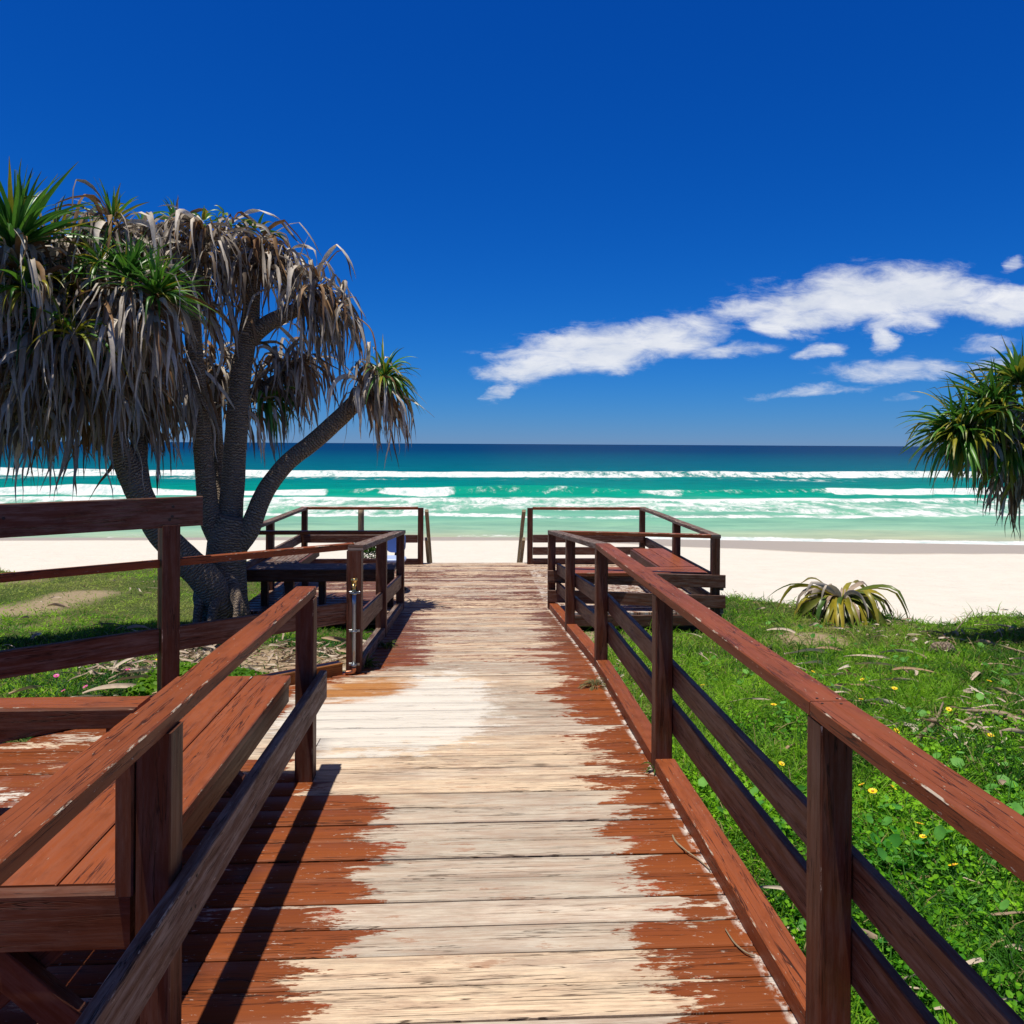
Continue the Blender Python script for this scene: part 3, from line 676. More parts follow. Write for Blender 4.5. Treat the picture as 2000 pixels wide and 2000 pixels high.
# left ramp railing
lr = thing('railing', 'timber railing down the left of the ramp, from the tap post to the picnic bay', 'railing', (-.83, 6, -.1))
XB = -.78-.045
s = MB(); s.beam((-.84, 5.63, deckz(5.63)-.4), (-.84, 5.63, deckz(5.63)+.882), .105, .105, up=(0, 1, 0)); s.build('post', M_post, lr)
post(lr, XB, 7.17, deckz(7.17)-.4, deckz(7.17)+.882, .095); post(lr, XB, 9.06, deckz(9.06)-.4, deckz(9.06)+.882, .09)
rail_seg(lr, XB-.005, 5.585, XB, 9.12, w=.11, m=M_old)
for (ya, yb) in ((5.69, 7.12), (7.22, 9.01)):
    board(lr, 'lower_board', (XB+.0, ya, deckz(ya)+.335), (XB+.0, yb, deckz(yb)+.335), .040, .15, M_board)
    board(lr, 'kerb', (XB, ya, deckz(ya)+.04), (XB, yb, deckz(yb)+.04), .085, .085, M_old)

# viewing bays
YB = 12.45
def bay(side, label):
    sx = side
    xg = (-.81 if side < 0 else .957); xo = (-2.66 if side < 0 else 2.80)
    yf = 9.06; yfo = 9.05 if side < 0 else 8.68
    t = thing('railing', label, 'railing', (xg, YB, ZP))
    post(t, xg, YB, ZP-.3, ZP+.91); post(t, xo, YB, ZP-.6, ZP+.882); post(t, xo, 10.35, ZP-.6, ZP+.882, .095); post(t, xo, yfo, ZP-.6, ZP+.882, .09)
    zr = ZP+.904
    x_in = xg+(-.045 if side < 0 else .045)
    board(t, 'handrail', (x_in, YB, zr), (xo+sx*.055, YB, zr), .09, .042, M_rail, .006)
    board(t, 'handrail', (xo, YB-.047, zr), (xo, 10.36, zr), .105, .042, M_old, .01); board(t, 'handrail', (xo, 10.355, zr), (xo, yfo-.045, zr), .105, .042, M_old, .008)
    board(t, 'handrail', (xg+sx*.06, yf, zr), (xo-sx*.055, yfo, zr), .085, .042, M_rail, .004)
    zs = (.42, .22) if side > 0 else (.42,)
    for z in zs: board(t, 'lower_board', (x_in, YB-.065, ZP+z), (xo, YB-.065, ZP+z), .04, .125, M_board)
    for z in ((.42,) if side < 0 else (.36, .10)): board(t, 'lower_board', (xo+sx*.066, YB, ZP+z), (xo+sx*.066, yfo-.05, ZP+z), .04, .14, M_old)
    board(t, 'kerb', (x_in, YB, ZP+.045), (xo-sx*.05, YB, ZP+.045), .085, .085, M_board)
    return t, xg, xo, yf, yfo
tb, xg, xo, yf, yfo = bay(1, 'red-brown timber railing round the right picnic bay, two boards below its seaward handrail')
for z0, h in ((.395, .145), (.165, .145)):
    board(tb, 'lower_board', (xg-.05, yf-.066, ZP+z0), (xo+.10, yfo-.066, ZP+z0), .04, h, M_board)
bay(-1, 'red-brown timber railing round the left picnic bay, one board below its seaward handrail')

# ------------------------------------------------------------------ benches
def bench(name, label, x0, x1, y0, y1, zt, planks, along='Y', fascia=(), legs=(), m=M_seat, xlegs=()):
    t = thing(name, label, 'bench', ((x0+x1)/2, (y0+y1)/2, zt-.45))
    if along == 'Y':
        w = (x1-x0)/planks
        for k in range(planks):
            s = MB(); s.box(x0+w*k+.003, x0+w*(k+1)-.003, y0+random.uniform(0, .006), y1+random.uniform(-.006, 0), zt-.04, zt+random.uniform(-.001, .001)); s.build('seat_plank', m, t)
    else:
        w = (y1-y0)/planks
        for k in range(planks):
            s = MB(); s.box(x0, x1, y0+w*k+.003, y0+w*(k+1)-.003, zt-.04, zt); s.build('seat_plank', m, t)
    for f in fascia: s = MB(); s.box(*f); s.build('apron', M_post, t)
    for f in legs: s = MB(); s.box(*f); s.build('leg', M_post, t)
    for (a, b, dy) in xlegs:
        s = MB(); s.beam(a, b, .042, .09, up=(b[0]-a[0] > 0 and (-(b[2]-a[2]), 0, (b[0]-a[0])) or ((b[2]-a[2]), 0, -(b[0]-a[0])))); s.build('leg', M_post, t)
    return t
zs = .45
bench('bench', 'long empty red-brown bench seat with crossed legs, nearest to the walkway on the left', -1.44, -.882, 2.05, 3.85, zs, 3, 'Y',
      fascia=[(-1.46, -.862, 2.005, 2.048, zs-.145, zs-.001), (-.93, -.892, 2.06, 3.84, zs-.13, zs-.042)],
      xlegs=[((-1.42, 2.10, zs-.06), (-.97, 2.10, -.015), 0), ((-.97, 2.145, zs-.06), (-1.42, 2.145, -.015), 0),
             ((-1.42, 3.55, zs-.06), (-.97, 3.55, -.03), 0), ((-.97, 3.595, zs-.06), (-1.42, 3.595, -.03), 0)])
bench('bench', 'narrow red-brown bench beam low in front of the diagonal fence at the left edge', -3.3, -1.42, 3.36, 3.50, .47, 1, 'X',
      fascia=[(-3.3, -1.42, 3.33, 3.358, .385, .468)], legs=[(-3.1, -3.02, 3.38, 3.46, -.03, .43), (-1.56, -1.48, 3.38, 3.46, -.03, .43)])
zb = ZP+.47
# right bay: two seats meeting in a corner
bench('bench', 'red-brown two-plank bench along the outer railing of the right picnic bay', 2.30, 2.745, 9.22, 10.85, zb, 2, 'Y',
      fascia=[(2.26, 2.297, 9.24, 10.8, zb-.12, zb-.01)], legs=[(2.36, 2.44, 10.5, 10.58, ZP, zb-.045), (2.60, 2.68, 10.5, 10.58, ZP, zb-.045), (2.36, 2.44, 9.5, 9.58, ZP, zb-.045)])
bench('bench', 'red-brown bench across the near side of the right picnic bay, behind two boards', 1.03, 2.745, 8.78, 9.20, zb, 3, 'X',
      legs=[(1.12, 1.20, 8.95, 9.03, ZP, zb-.045), (2.36, 2.44, 8.95, 9.03, ZP, zb-.045)])
bench('bench', 'shaded weathered bench along the outer railing of the left picnic bay', -2.60, -2.16, 9.56, 10.95, zb, 3, 'Y', m=M_old,
      fascia=[(-2.157, -2.12, 9.56, 10.9, zb-.11, zb-.01)], legs=[(-2.3, -2.22, 10.6, 10.68, ZP, zb-.045), (-2.54, -2.46, 10.6, 10.68, ZP, zb-.045)])
bench('bench', 'shaded bench across the near side of the left picnic bay, right of the tree trunk', -2.60, -.90, 9.13, 9.54, zb, 3, 'X', m=M_old,
      fascia=[(-2.62, -.90, 9.085, 9.127, zb-.145, zb-.002)], legs=[(-2.18, -2.08, 9.14, 9.22, ZP, zb-.045), (-1.82, -1.74, 9.3, 9.38, ZP, zb-.045), (-1.0, -.92, 9.2, 9.28, ZP, zb-.045), (-2.5, -2.42, 9.3, 9.38, ZP, zb-.045)])

# ------------------------------------------------------------------ stairs to the sand
st = thing('beach_stairs', 'timber steps with pale raw handrails going down to the sand', 'stairs', (.05, 12.6, ZP))
for k in range(5):
    z = ZP-.18*(k+1); y = 12.52+.27*k
    s = MB(); s.box(-.72, .86, y, y+.265, z-.04, z); s.build('tread', M_board, st)
for x in (-.75, .89):
    s = MB(); s.beam((x, 12.5, ZP-.2), (x, 13.95, ZP-1.13), .045, .22); s.build('stringer', M_board, st)
    xh = x-.03*(1 if x > 0 else -1)
    s = MB(); s.beam((xh, 12.50, ZP+.86), (xh, 14.05, ZP-.36), .06, .05); s.build('handrail', M_raw, st)
    s = MB(); s.beam((xh, 12.50, ZP+.40), (xh, 14.05, ZP-.80), .05, .06); s.build('handrail', M_raw, st)
    s = MB(); s.box(xh-.03, xh+.03, 14.07, 14.14, ZP-1.3, ZP-.32); s.build('post', M_raw, st)

# round post beyond the left bay
s = MB(); a = at(706, 1003, 12.85); s.tube([(a.x, a.y, -1.2), (a.x, a.y, a.z-.01), (a.x, a.y, a.z)], [.052, .050, .046], 14, 2)
o = s.build('round_post', M_raw); tag(o, 'round weathered timber post standing just beyond the left picnic bay', 'post')

# ------------------------------------------------------------------ standpipe
py0 = 5.63-.0525; pz = deckz(5.6)
sp_ = thing('standpipe', 'grey water pipe with brass tap clipped to the post where the ramp begins', 'tap', (-.832, py0-.03, pz))
xp = -.832
s = MB(); s.tube([(xp, py0-.028, pz+.05), (xp, py0-.028, pz+.36), (xp, py0-.028, pz+.60)], [.014, .014, .014], 12, 2, True); s.build('pipe', M_steel, sp_)
s = MB(); s.tube([(xp, py0-.028, pz+.58), (xp, py0-.028, pz+.60), (xp, py0-.028, pz+.605), (xp, py0-.028, pz+.635), (xp, py0-.028, pz+.64), (xp, py0-.028, pz+.672), (xp, py0-.028, pz+.676), (xp, py0-.028, pz+.692)],
         [.017, .017, .012, .011, .016, .018, .024, .022], 14, 3)
s.tube([(xp, py0-.03, pz+.652), (xp+.0, py0-.06, pz+.650), (xp, py0-.075, pz+.63)], [.010, .010, .011], 10, 4); s.build('tap', M_brass, sp_)
for z in (.585, .31, .07):
    s = MB(); s.tube([(xp, py0-.028, pz+z-.009), (xp, py0-.028, pz+z+.009)], [.0195, .0195], 14, 1); s.box(xp-.038, xp+.038, py0-.006, py0-.0015, pz+z-.009, pz+z+.009, .001); s.build('pipe_clip', M_steel, sp_)
s = MB(); s.tube([(xp, py0-.028, pz+.055), (xp-.002, py0-.028, pz+.03), (xp-.02, py0-.03, pz+.02), (xp-.06, py0-.03, pz+.018)], [.018, .019, .018, .014], 12, 4); s.build('elbow', M_copper, sp_)

# ------------------------------------------------------------------ blue chair in the left bay
cx, cy = -1.03, 10.15
ch = thing('chair', 'small blue and white plastic chair on a dark foot in the left picnic bay', 'chair', (cx, cy, ZP))
def rounded(s, w, d, h, x, y, z, tilt=0, n=24, upright=False):
    # rounded slab, superellipse outline
    rows = [(.0, .90), (.25, 1.0), (.75, 1.0), (1.0, .90)]; rings = []
    for (t_, k) in rows:
        ring = []
        for i in range(n):
            a = 2*math.pi*i/n; c_, s_ = math.cos(a), math.sin(a)
            px = math.copysign(abs(c_)**.55, c_)*w/2*k; pq = math.copysign(abs(s_)**.55, s_)*d/2*k
            if upright: p = (x+px, y+t_*h+pq*tilt, z+pq)
            else: p = (x+px, y+pq, z+t_*h)
            s.v.append(p); ring.append(len(s.v)-1)
        rings.append(ring)
    for a_, b_ in zip(rings, rings[1:]):
        for i in range(n): s.quad([a_[i], a_[(i+1) % n], b_[(i+1) % n], b_[i]], [(0, 0)]*4, (0, 0, 0, 1), True)
    s.quad(rings[0][::-1], [(0, 0)]*n, (0, 0, 0, 1)); s.quad(rings[-1], [(0, 0)]*n, (0, 0, 0, 1))
s = MB(); rounded(s, .36, .36, .055, cx, cy, ZP+.40); s.build('seat', M_bluew, ch)
s = MB(); rounded(s, .26, .26, .05, cx+.03, cy+.17, ZP+.62, .12, upright=True); s.build('backrest', M_blue, ch)
s = MB(); s.tube([(cx, cy, ZP+.05), (cx, cy, ZP+.40)], [.03, .03], 12, 2); s.build('column', M_black, ch)
s = MB(); s.tube([(cx+.02, cy+.17, ZP+.42), (cx+.025, cy+.215, ZP+.50), (cx+.03, cy+.22, ZP+.6)], [.012]*3, 8, 3); s.build('back_strut', M_black, ch)
s = MB()
for k in range(4):
    a = k*math.pi/2+.5; s.tube([(cx, cy, ZP+.045), (cx+.2*math.cos(a), cy+.2*math.sin(a), ZP+.025)], [.026, .02], 8, 2)
s.build('foot', M_black, ch)

# mat on the alcove deck
s = MB()
for k in range(12): s.box(-3.1+.004, -2.02, 3.02+.03*k, 3.02+.03*k+.024, .006-.034-.001+.0, .016-.034, .002)
for k in range(30): s.box(-3.1+.036*k, -3.1+.036*k+.014, 3.02, 3.378, .001-.034+.008, .0195-.034, .002)
for i_, v_ in enumerate(s.v): s.v[i_] = (v_[0], v_[1], v_[2]+.012)
o = s.build('doormat', M_black); tag(o, 'black ribbed rubber mat on the deck at the left edge, under the near handrail', 'mat')

# ------------------------------------------------------------------ strap leaves
def strips(base, d0, L, W, bend, kink, ks, seg=9, fold=.22, colb=None, colt=None, tipstart=.8, twist=.8, taper=1.6, side=None, R_=rng, jit=.035):
    n = len(base); p = base.astype(float).copy(); d = d0/np.linalg.norm(d0, axis=1, keepdims=True)
    if side is None:
        s0 = np.cross(d, np.array([0, 0, 1.0])); bad = np.linalg.norm(s0, axis=1) < .05; s0[bad] = np.array([1, 0, 0])
    else: s0 = side.copy()
    s0 += R_.normal(0, .25, s0.shape)
    tw = R_.normal(0, twist, n)
    rows = []; cols = []
    for k in range(seg+1):
        t = k/seg
        s = s0-d*np.sum(s0*d, 1, keepdims=True); s /= np.linalg.norm(s, axis=1, keepdims=True)+1e-9
        nn = np.cross(s, d); an = tw*t; ca, sa = np.cos(an)[:, None], np.sin(an)[:, None]
        s2 = s*ca+nn*sa; n2 = nn*ca-s*sa
        w = (W*np.minimum(1, .55+1.8*t)*(1-t**taper)*.5+.0012)[:, None]
        rows.append(np.stack([p-s2*w+n2*w*fold*2, p, p+s2*w+n2*w*fold*2], 1))
        if colb is not None:
            f = np.clip((t-tipstart)/(1-tipstart+1e-6), 0, 1)
            f = f[:, None] if isinstance(f, np.ndarray) else f
            cols.append(np.repeat((colb*(1-f)+colt*f)[:, None, :], 3, 1))
        p = p+d*(L/seg)[:, None]
        b = bend*(1.0/seg)+ks*np.exp(-((t-kink)/.07)**2)
        d = d+np.stack([R_.normal(0, jit, n), R_.normal(0, jit, n), -b], 1); d /= np.linalg.norm(d, axis=1, keepdims=True)
    V = np.stack(rows, 1)        # n, seg+1, 3, 3
    V = V.reshape(-1, 3); st_ = 3*(seg+1)
    fi = []
    for k in range(seg):
        for c in (0, 1): fi.append([3*k+c, 3*k+c+1, 3*k+3+c+1, 3*k+3+c])
    Fq = (np.arange(n)[:, None, None]*st_+np.array(fi)[None]).reshape(-1, 4)
    cc = np.stack(cols, 1).reshape(-1, 3) if colb is not None else None
    return V, Fq, cc
def merge(parts):
    Vs, Fs, Cs, o = [], [], [], 0
    for V, Fq, c in parts:
        Vs.append(V); Fs.append(Fq+o); Cs.append(c); o += len(V)
    return np.concatenate(Vs), np.concatenate(Fs), np.concatenate(Cs)
def lerpc(a, b, t): return np.array(a)[None]*(1-t[:, None])+np.array(b)[None]*t[:, None]
def frame(ax):
    ax = np.array(ax, float); ax /= np.linalg.norm(ax); h = np.array([0, 0, 1.0]) if abs(ax[2]) < .9 else np.array([1.0, 0, 0])
    x = np.cross(ax, h); x /= np.linalg.norm(x); return ax, x, np.cross(ax, x)
def dead_leaves(c, ax, n, L, sc_=1.0, sl=.45, bright=1.0, up=.35):
    ax, x, y = frame(ax); az = rng.uniform(0, 2*np.pi, n); s = rng.uniform(0, 1, n)**1.0*sl
    out = np.cos(az)[:, None]*x+np.sin(az)[:, None]*y
    base = np.array(c)[None]-ax*s[:, None]+out*(.06*sc_)
    d = out*rng.uniform(.7, 1.1, n)[:, None]+ax*rng.normal(up, .45, n)[:, None]
    Ln = L*rng.uniform(.28, 1.15, n); W = rng.uniform(.022, .062, n)*sc_
    kink = rng.uniform(.08, .55, n); ks = rng.uniform(.3, 2.0, n); bend = rng.uniform(.6, 5.0, n)
    t = rng.beta(1.3, 1.5, n); cb = lerpc((.12, .08, .05), (.80, .73, .63), t*bright)
    br = rng.random(n) < .22; cb[br] = lerpc((.20, .10, .045), (.32, .19, .09), rng.random(br.sum()))
    return strips(base, d, Ln, W, bend, kink, ks, 10, .25, cb, cb*.8, .7, 2.4, 2.2, None, rng, .13)
def green_leaves(c, ax, n, L, spread=1.0, bend=1.0, W0=.045, yellow=.12):
    ax, x, y = frame(ax); az = rng.uniform(0, 2*np.pi, n); f = rng.uniform(0, 1, n)
    out = np.cos(az)[:, None]*x+np.sin(az)[:, None]*y
    base = np.array(c)[None]+ax*((1-f)*.10)[:, None]+out*.03
    d = out*(.12+f*1.2*spread)[:, None]+ax*(1.0-f*.75)[:, None]
    Ln = L*rng.uniform(.6, 1.1, n)*(.65+.45*f); W = W0*rng.uniform(.7, 1.15, n)
    cb = lerpc((.022, .105, .022), (.13, .34, .03), rng.beta(1.6, 2, n)); ye = rng.random(n) < yellow; cb[ye] = lerpc((.35, .30, .02), (.22, .27, .03), rng.random(ye.sum()))
    ct = cb*.4+np.array([.20, .13, .05])*.6
    return strips(base, d, Ln, W, bend*rng.uniform(.4, 1.6, n), rng.uniform(.4, .8, n), np.where(rng.random(n) < .18, 1.0, .05), 9, .28, cb, ct, .82, .5, 1.7)

def tree(name, label, loc, stems, heads, group=None):
    t = thing(name, label, 'tree', loc, group)
    s = MB()
    for (pts, rad) in stems: s.tube(pts, rad, 18, 7, True, .07, random.random()*9)
    s.build('trunk', M_bark, t)
    for h in heads:
        D = [];
        if h.get('dead', 0): D.append(dead_leaves(h['c'], h['ax'], h['dead'], h.get('L', .95), h.get('s', 1), h.get('sl', .45), h.get('b', 1), h.get('up', .35)))
        if D:
            V, Fq, c = merge(D); np_mesh('dry_leaves', V, Fq, M_dead, c, t, True)
        if h.get('green', 0):
            V, Fq, c = green_leaves(h['c'], h['ax'], h['green'], h.get('gL', .5), h.get('spread', 1), h.get('gb', 1.2), h.get('W', .042), h.get('ye', .12)); np_mesh('green_leaves', V, Fq, M_leaf, c, t, True)
    return t
D2 = 1.0352                                       # viewing scale of my measurements
def A(x, y, d): return at(x*D2, y*D2, d)
def stem(lst, k=.86): return [A(x, y, d) for (x, y, d, w) in lst], [w*k*D2/F*d/2 for (x, y, d, w) in lst]
def H(x, y, d, ax=(0, 0, 1), **k): return dict(c=A(x, y, d), ax=ax, **k)

base = A(432, 1150, 8.45)
stems = [
 stem([(436, 1190, 8.5, 104), (432, 1130, 8.5, 84), (428, 1070, 8.5, 84), (432, 1010, 8.5, 86), (440, 975, 8.5, 60)]),
 stem([(425, 1030, 8.5, 50), (398, 980, 8.45, 46), (388, 900, 8.4, 42), (378, 790, 8.3, 40), (368, 690, 8.2, 38), (362, 590, 8.1, 34), (368, 500, 8.1, 30), (380, 430, 8.1, 26)]),
 stem([(428, 1030, 8.55, 60), (436, 960, 8.6, 52), (442, 880, 8.6, 50), (448, 780, 8.6, 46), (456, 690, 8.6, 44), (470, 610, 8.6, 40), (476, 530, 8.6, 34), (482, 450, 8.6, 28)]),
 stem([(470, 640, 8.6, 38), (505, 610, 8.6, 36), (545, 590, 8.65, 32), (585, 570, 8.7, 28), (615, 545, 8.7, 24)]),
 stem([(438, 1040, 8.5, 52), (470, 1000, 8.5, 46), (500, 930, 8.6, 40), (540, 875, 8.7, 38), (590, 835, 8.8, 38), (640, 790, 8.85, 38), (680, 750, 8.9, 36), (708, 728, 8.9, 26)]),
 stem([(420, 1030, 8.9, 44), (412, 930, 9.0, 36), (406, 840, 9.1, 34), (404, 760, 9.1, 32), (410, 690, 9.1, 28)]),
 stem([(450, 760, 9.0, 30), (500, 730, 9.1, 28), (550, 700, 9.2, 26), (585, 670, 9.2, 22)]),
 stem([(425, 1100, 8.5, 60), (385, 1120, 8.3, 40), (392, 1180, 8.2, 32)]),
 stem([(420, 1090, 8.4, 60), (440, 1130, 8.2, 46), (462, 1175, 8.15, 30)]),
 stem([(405, 1110, 8.2, 30), (378, 1140, 8.0, 20), (372, 1215, 7.9, 16)]), stem([(415, 1120, 8.1, 26), (402, 1160, 7.9, 20), (398, 1225, 7.8, 18)]), stem([(440, 1110, 8.2, 30), (452, 1150, 8.0, 22), (440, 1200, 7.9, 18)]),
]
heads = [
 H(484, 440, 8.6, (0, 0, 1), dead=150, L=1.05, sl=.5, green=12, gL=.32), H(430, 415, 8.5, (-.4, 0, 1), dead=60, L=.6, green=8, gL=.3),
 H(545, 470, 8.7, (.5, 0, .9), dead=70, L=.65), H(612, 535, 8.7, (.8, 0, .5), dead=140, L=.95, sl=.4), H(655, 575, 8.75, (.9, 0, .3), dead=80, L=.8),
 H(380, 425, 8.1, (0, 0, 1), dead=110, L=.95, green=14, gL=.3), H(325, 425, 8.2, (-.3, 0, 1), dead=110, L=.9, green=16, gL=.38),
 H(408, 660, 9.1, (0, -.2, 1), dead=130, L=.8, sl=.5), H(590, 665, 9.2, (.7, 0, .6), dead=120, L=.8), H(535, 680, 9.1, (.4, 0, .8), dead=90, L=.75),
 H(722, 715, 8.9, (.65, -.1, .6), dead=150, L=.85, green=70, gL=.62, ye=.3, W=.036, sl=.35, spread=1.3, gb=1.6, up=.5), H(500, 760, 9.0, (.5, 0, .2), dead=60, L=.7, green=40, gL=.7, gb=3.5, ye=.08),
]
tree('screw_pine', 'many-stemmed screw pine with grey drooping dead leaves beside the left picnic bay', (base.x, base.y, -.5), stems, heads)

# leaning screw pine filling the left edge
stems = [
 stem([(425, 1160, 8.2, 70), (395, 1100, 8.1, 66), (345, 1050, 8.0, 62), (300, 1000, 7.9, 56), (268, 940, 7.8, 54), (235, 870, 7.7, 52), (205, 800, 7.6, 48), (185, 720, 7.5, 44), (165, 640, 7.5, 38), (150, 540, 7.5, 30)]),
 stem([(270, 930, 7.8, 40), (262, 850, 7.9, 34), (275, 760, 8.0, 32), (285, 660, 8.0, 30), (290, 560, 8.0, 26)]),
 stem([(205, 800, 7.6, 36), (120, 730, 7.3, 34), (50, 660, 7.1, 32), (20, 560, 7.0, 28), (20, 460, 7.0, 24)]),
 stem([(180, 760, 7.6, 30), (210, 640, 7.3, 28), (235, 540, 7.2, 24)]),
]
heads = [
 H(24, 470, 6.8, (-.05, -.1, 1), dead=200, L=1.0, green=80, gL=1.0, W=.060, ye=.1, spread=.55, gb=.7, sl=.5), H(-60, 500, 7.0, (-.3, 0, 1), dead=120, L=1.0, green=30, gL=.6),
 H(140, 640, 6.8, (.1, -.5, .8), green=26, gL=.62, W=.044, gb=2.6, ye=.4), H(55, 560, 6.7, (-.1, -.5, .9), green=34, gL=.6, W=.046, gb=1.8, ye=.35), H(190, 500, 7.0, (-.3, -.4, 1), green=30, gL=.5, W=.038, gb=1.2, ye=.3),
 H(105, 450, 7.4, (.1, 0, 1), dead=130, L=1.0, green=14, ye=.6), H(165, 460, 7.5, (0, 0, 1), dead=110, L=.95, green=10, gL=.4), H(210, 420, 7.6, (0, 0, 1), dead=170, L=1.0, green=26, gL=.46, W=.036, spread=.5, gb=.5),
 H(265, 430, 7.9, (.1, 0, 1), dead=160, L=.95, green=4), H(240, 530, 7.0, (.15, -.35, 1), dead=130, L=1.0, green=80, gL=.56, W=.036, ye=.12, gb=.7),
 H(292, 560, 6.95, (.55, -.3, .75), dead=60, L=.9, green=80, gL=.56, W=.034, gb=.6), H(150, 560, 7.1, (-.1, -.4, 1), dead=130, L=1.1, green=24, gL=.6, gb=2.5, ye=.5),
 H(70, 600, 6.9, (-.2, -.4, 1), dead=120, L=1.05, green=18, gL=.7, gb=2.5), H(0, 640, 6.9, (-.4, -.3, 1), dead=120, L=1.05, green=18, gL=.7, gb=2.5),
 H(120, 680, 7.2, (-.1, -.3, .8), dead=115, L=1.0, green=8, gL=.6, gb=3), H(215, 660, 7.4, (.1, -.3, .8), dead=115, L=1.0, green=6, gL=.6, gb=3), H(290, 650, 7.8, (.4, 0, .8), dead=115, L=.95),
 H(30, 740, 7.4, (-.4, 0, .8), dead=120, L=.9), H(250, 740, 7.9, (.2, 0, .8), dead=140, L=.85), H(330, 700, 8.2, (.4, 0, .8), dead=130, L=.9), H(165, 720, 7.9, (0, 0, 1), dead=130, L=.9),
 H(90, 520, 7.8, (0, 0, 1), dead=130, L=1.0), H(180, 560, 8.0, (0, 0, 1), dead=130, L=1.1), H(350, 520, 8.3, (0, 0, 1), dead=110, L=1.1), H(-40, 700, 7.3, (-.4, 0, .8), dead=110, L=1.0),
]
tree('screw_pine', 'leaning screw pine with a thick curtain of dead leaves at the left edge', (base.x-.2, base.y-.4, -.5), stems, heads)

# right-hand screw pine, only its crown reaches into view
cr_ = A(2040, 830, 8.3)
stems = [([Vector((cr_.x+.6, cr_.y+.2, -.9)), Vector((cr_.x+.5, cr_.y+.1, .1)), Vector((cr_.x+.25, cr_.y, .9)), Vector((cr_.x+.05, cr_.y, cr_.z))], [.14, .12, .11, .10])]
heads = []
for (x, y, ax, g, d_) in ((1830, 835, (-1, -.1, .25), 90, 30), (1945, 745, (-.3, -.1, 1), 110, 60), (1860, 830, (-.9, -.1, .35), 120, 90), (1900, 790, (-.6, -.5, .6), 110, 120), (1925, 860, (-.4, -.5, .1), 60, 190), (1960, 900, (-.2, -.2, .2), 20, 200), (2010, 800, (.2, -.4, .8), 80, 150), (2060, 880, (.4, -.1, .4), 60, 160)):
    heads.append(H(x-22, y-14, 8.3, ax, dead=int(d_*.8), L=.62, sl=.3, b=.9, green=int(g*.9), gL=.72, W=.056, gb=1.1, ye=.38, s=.9, up=.2))
tree('screw_pine', 'bushy green screw pine crown with a dark leaf skirt at the right edge', (cr_.x+.6, cr_.y+.2, -.6), stems, heads)

# small fallen-looking screw pine at the dune edge
c0 = A(1590, 1150, 9.9); c0.z = float(ground_z(c0.x, c0.y))+.20
pl = thing('screw_pine_sapling', 'low screw pine sapling with drooping yellow, green and dry leaves beside the sand', 'plant', (c0.x, c0.y, c0.z-.3))
s = MB(); s.tube([(c0.x, c0.y, c0.z-.40), (c0.x, c0.y, c0.z-.1), (c0.x, c0.y, c0.z)], [.09, .08, .05], 12, 4, True, .1); s.build('stem', M_bark, pl)
n = 60; az = rng.uniform(0, 2*np.pi, n); out = np.stack([np.cos(az), np.sin(az), np.zeros(n)], 1)
cb = lerpc((.06, .14, .02), (.42, .34, .03), rng.random(n)); V, Fq, c = strips(np.array(c0)[None]+out*.04, out+np.array([0, 0, 1])*rng.uniform(.05, 1.1, n)[:, None], rng.uniform(.6, 1.15, n), rng.uniform(.06, .10, n), rng.uniform(1.0, 3.4, n), rng.uniform(.2, .7, n), np.where(rng.random(n) < .5, 1.0, .1), 10, .2, cb, cb*.5+.05, .7, 1.0, 2.0, None, rng, .10)
np_mesh('green_leaves', V, Fq, M_leaf, c, pl, True)
n = 26; az = rng.uniform(0, 2*np.pi, n); out = np.stack([np.cos(az), np.sin(az), np.zeros(n)], 1)
cb = lerpc((.30, .17, .09), (.55, .50, .43), rng.random(n)); V, Fq, c = strips(np.array(c0)[None]+out*.04, out+np.array([0, 0, 1])*rng.uniform(.2, 1.6, n)[:, None], rng.uniform(.5, .85, n), rng.uniform(.06, .10, n), rng.uniform(1.0, 4.0, n), rng.uniform(.25, .7, n), rng.uniform(.2, 2.2, n), 10, .2, cb, cb*.7, .7, 1.6, 2.2, None, rng, .12)
np_mesh('dry_leaves', V, Fq, M_dead, c, pl, True)

# bush behind the left bay
cb0 = A(702, 1050, 13.2); bz = float(ground_z(cb0.x, cb0.y))
n = 420; u1 = rng.normal(0, 1, (n, 3)); u1 /= np.linalg.norm(u1, axis=1, keepdims=True); pb = np.array([cb0.x, cb0.y, cb0.z+.02])+u1*np.array([.16, .16, .20])*rng.uniform(.4, 1.1, n)[:, None]
cb = lerpc((.02, .07, .012), (.09, .20, .03), rng.random(n))
V, Fq, c = strips(pb, u1+np.array([0, 0, .3]), rng.uniform(.05, .10, n), rng.uniform(.03, .05, n), rng.uniform(.3, 1.5, n), rng.uniform(.3, .6, n), np.zeros(n), 3, .15, cb, cb, .9, .4, 2.0)
bt = thing('bush', 'small round green bush beyond the left picnic bay, beside the round post', 'bush', (cb0.x, cb0.y, bz))
np_mesh('foliage', V, Fq, M_leaf, c, bt)
s = MB(); s.tube([(cb0.x, cb0.y, bz-.1), (cb0.x, cb0.y, cb0.z)], [.025, .015], 8, 3); s.build('stem', M_bark, bt)

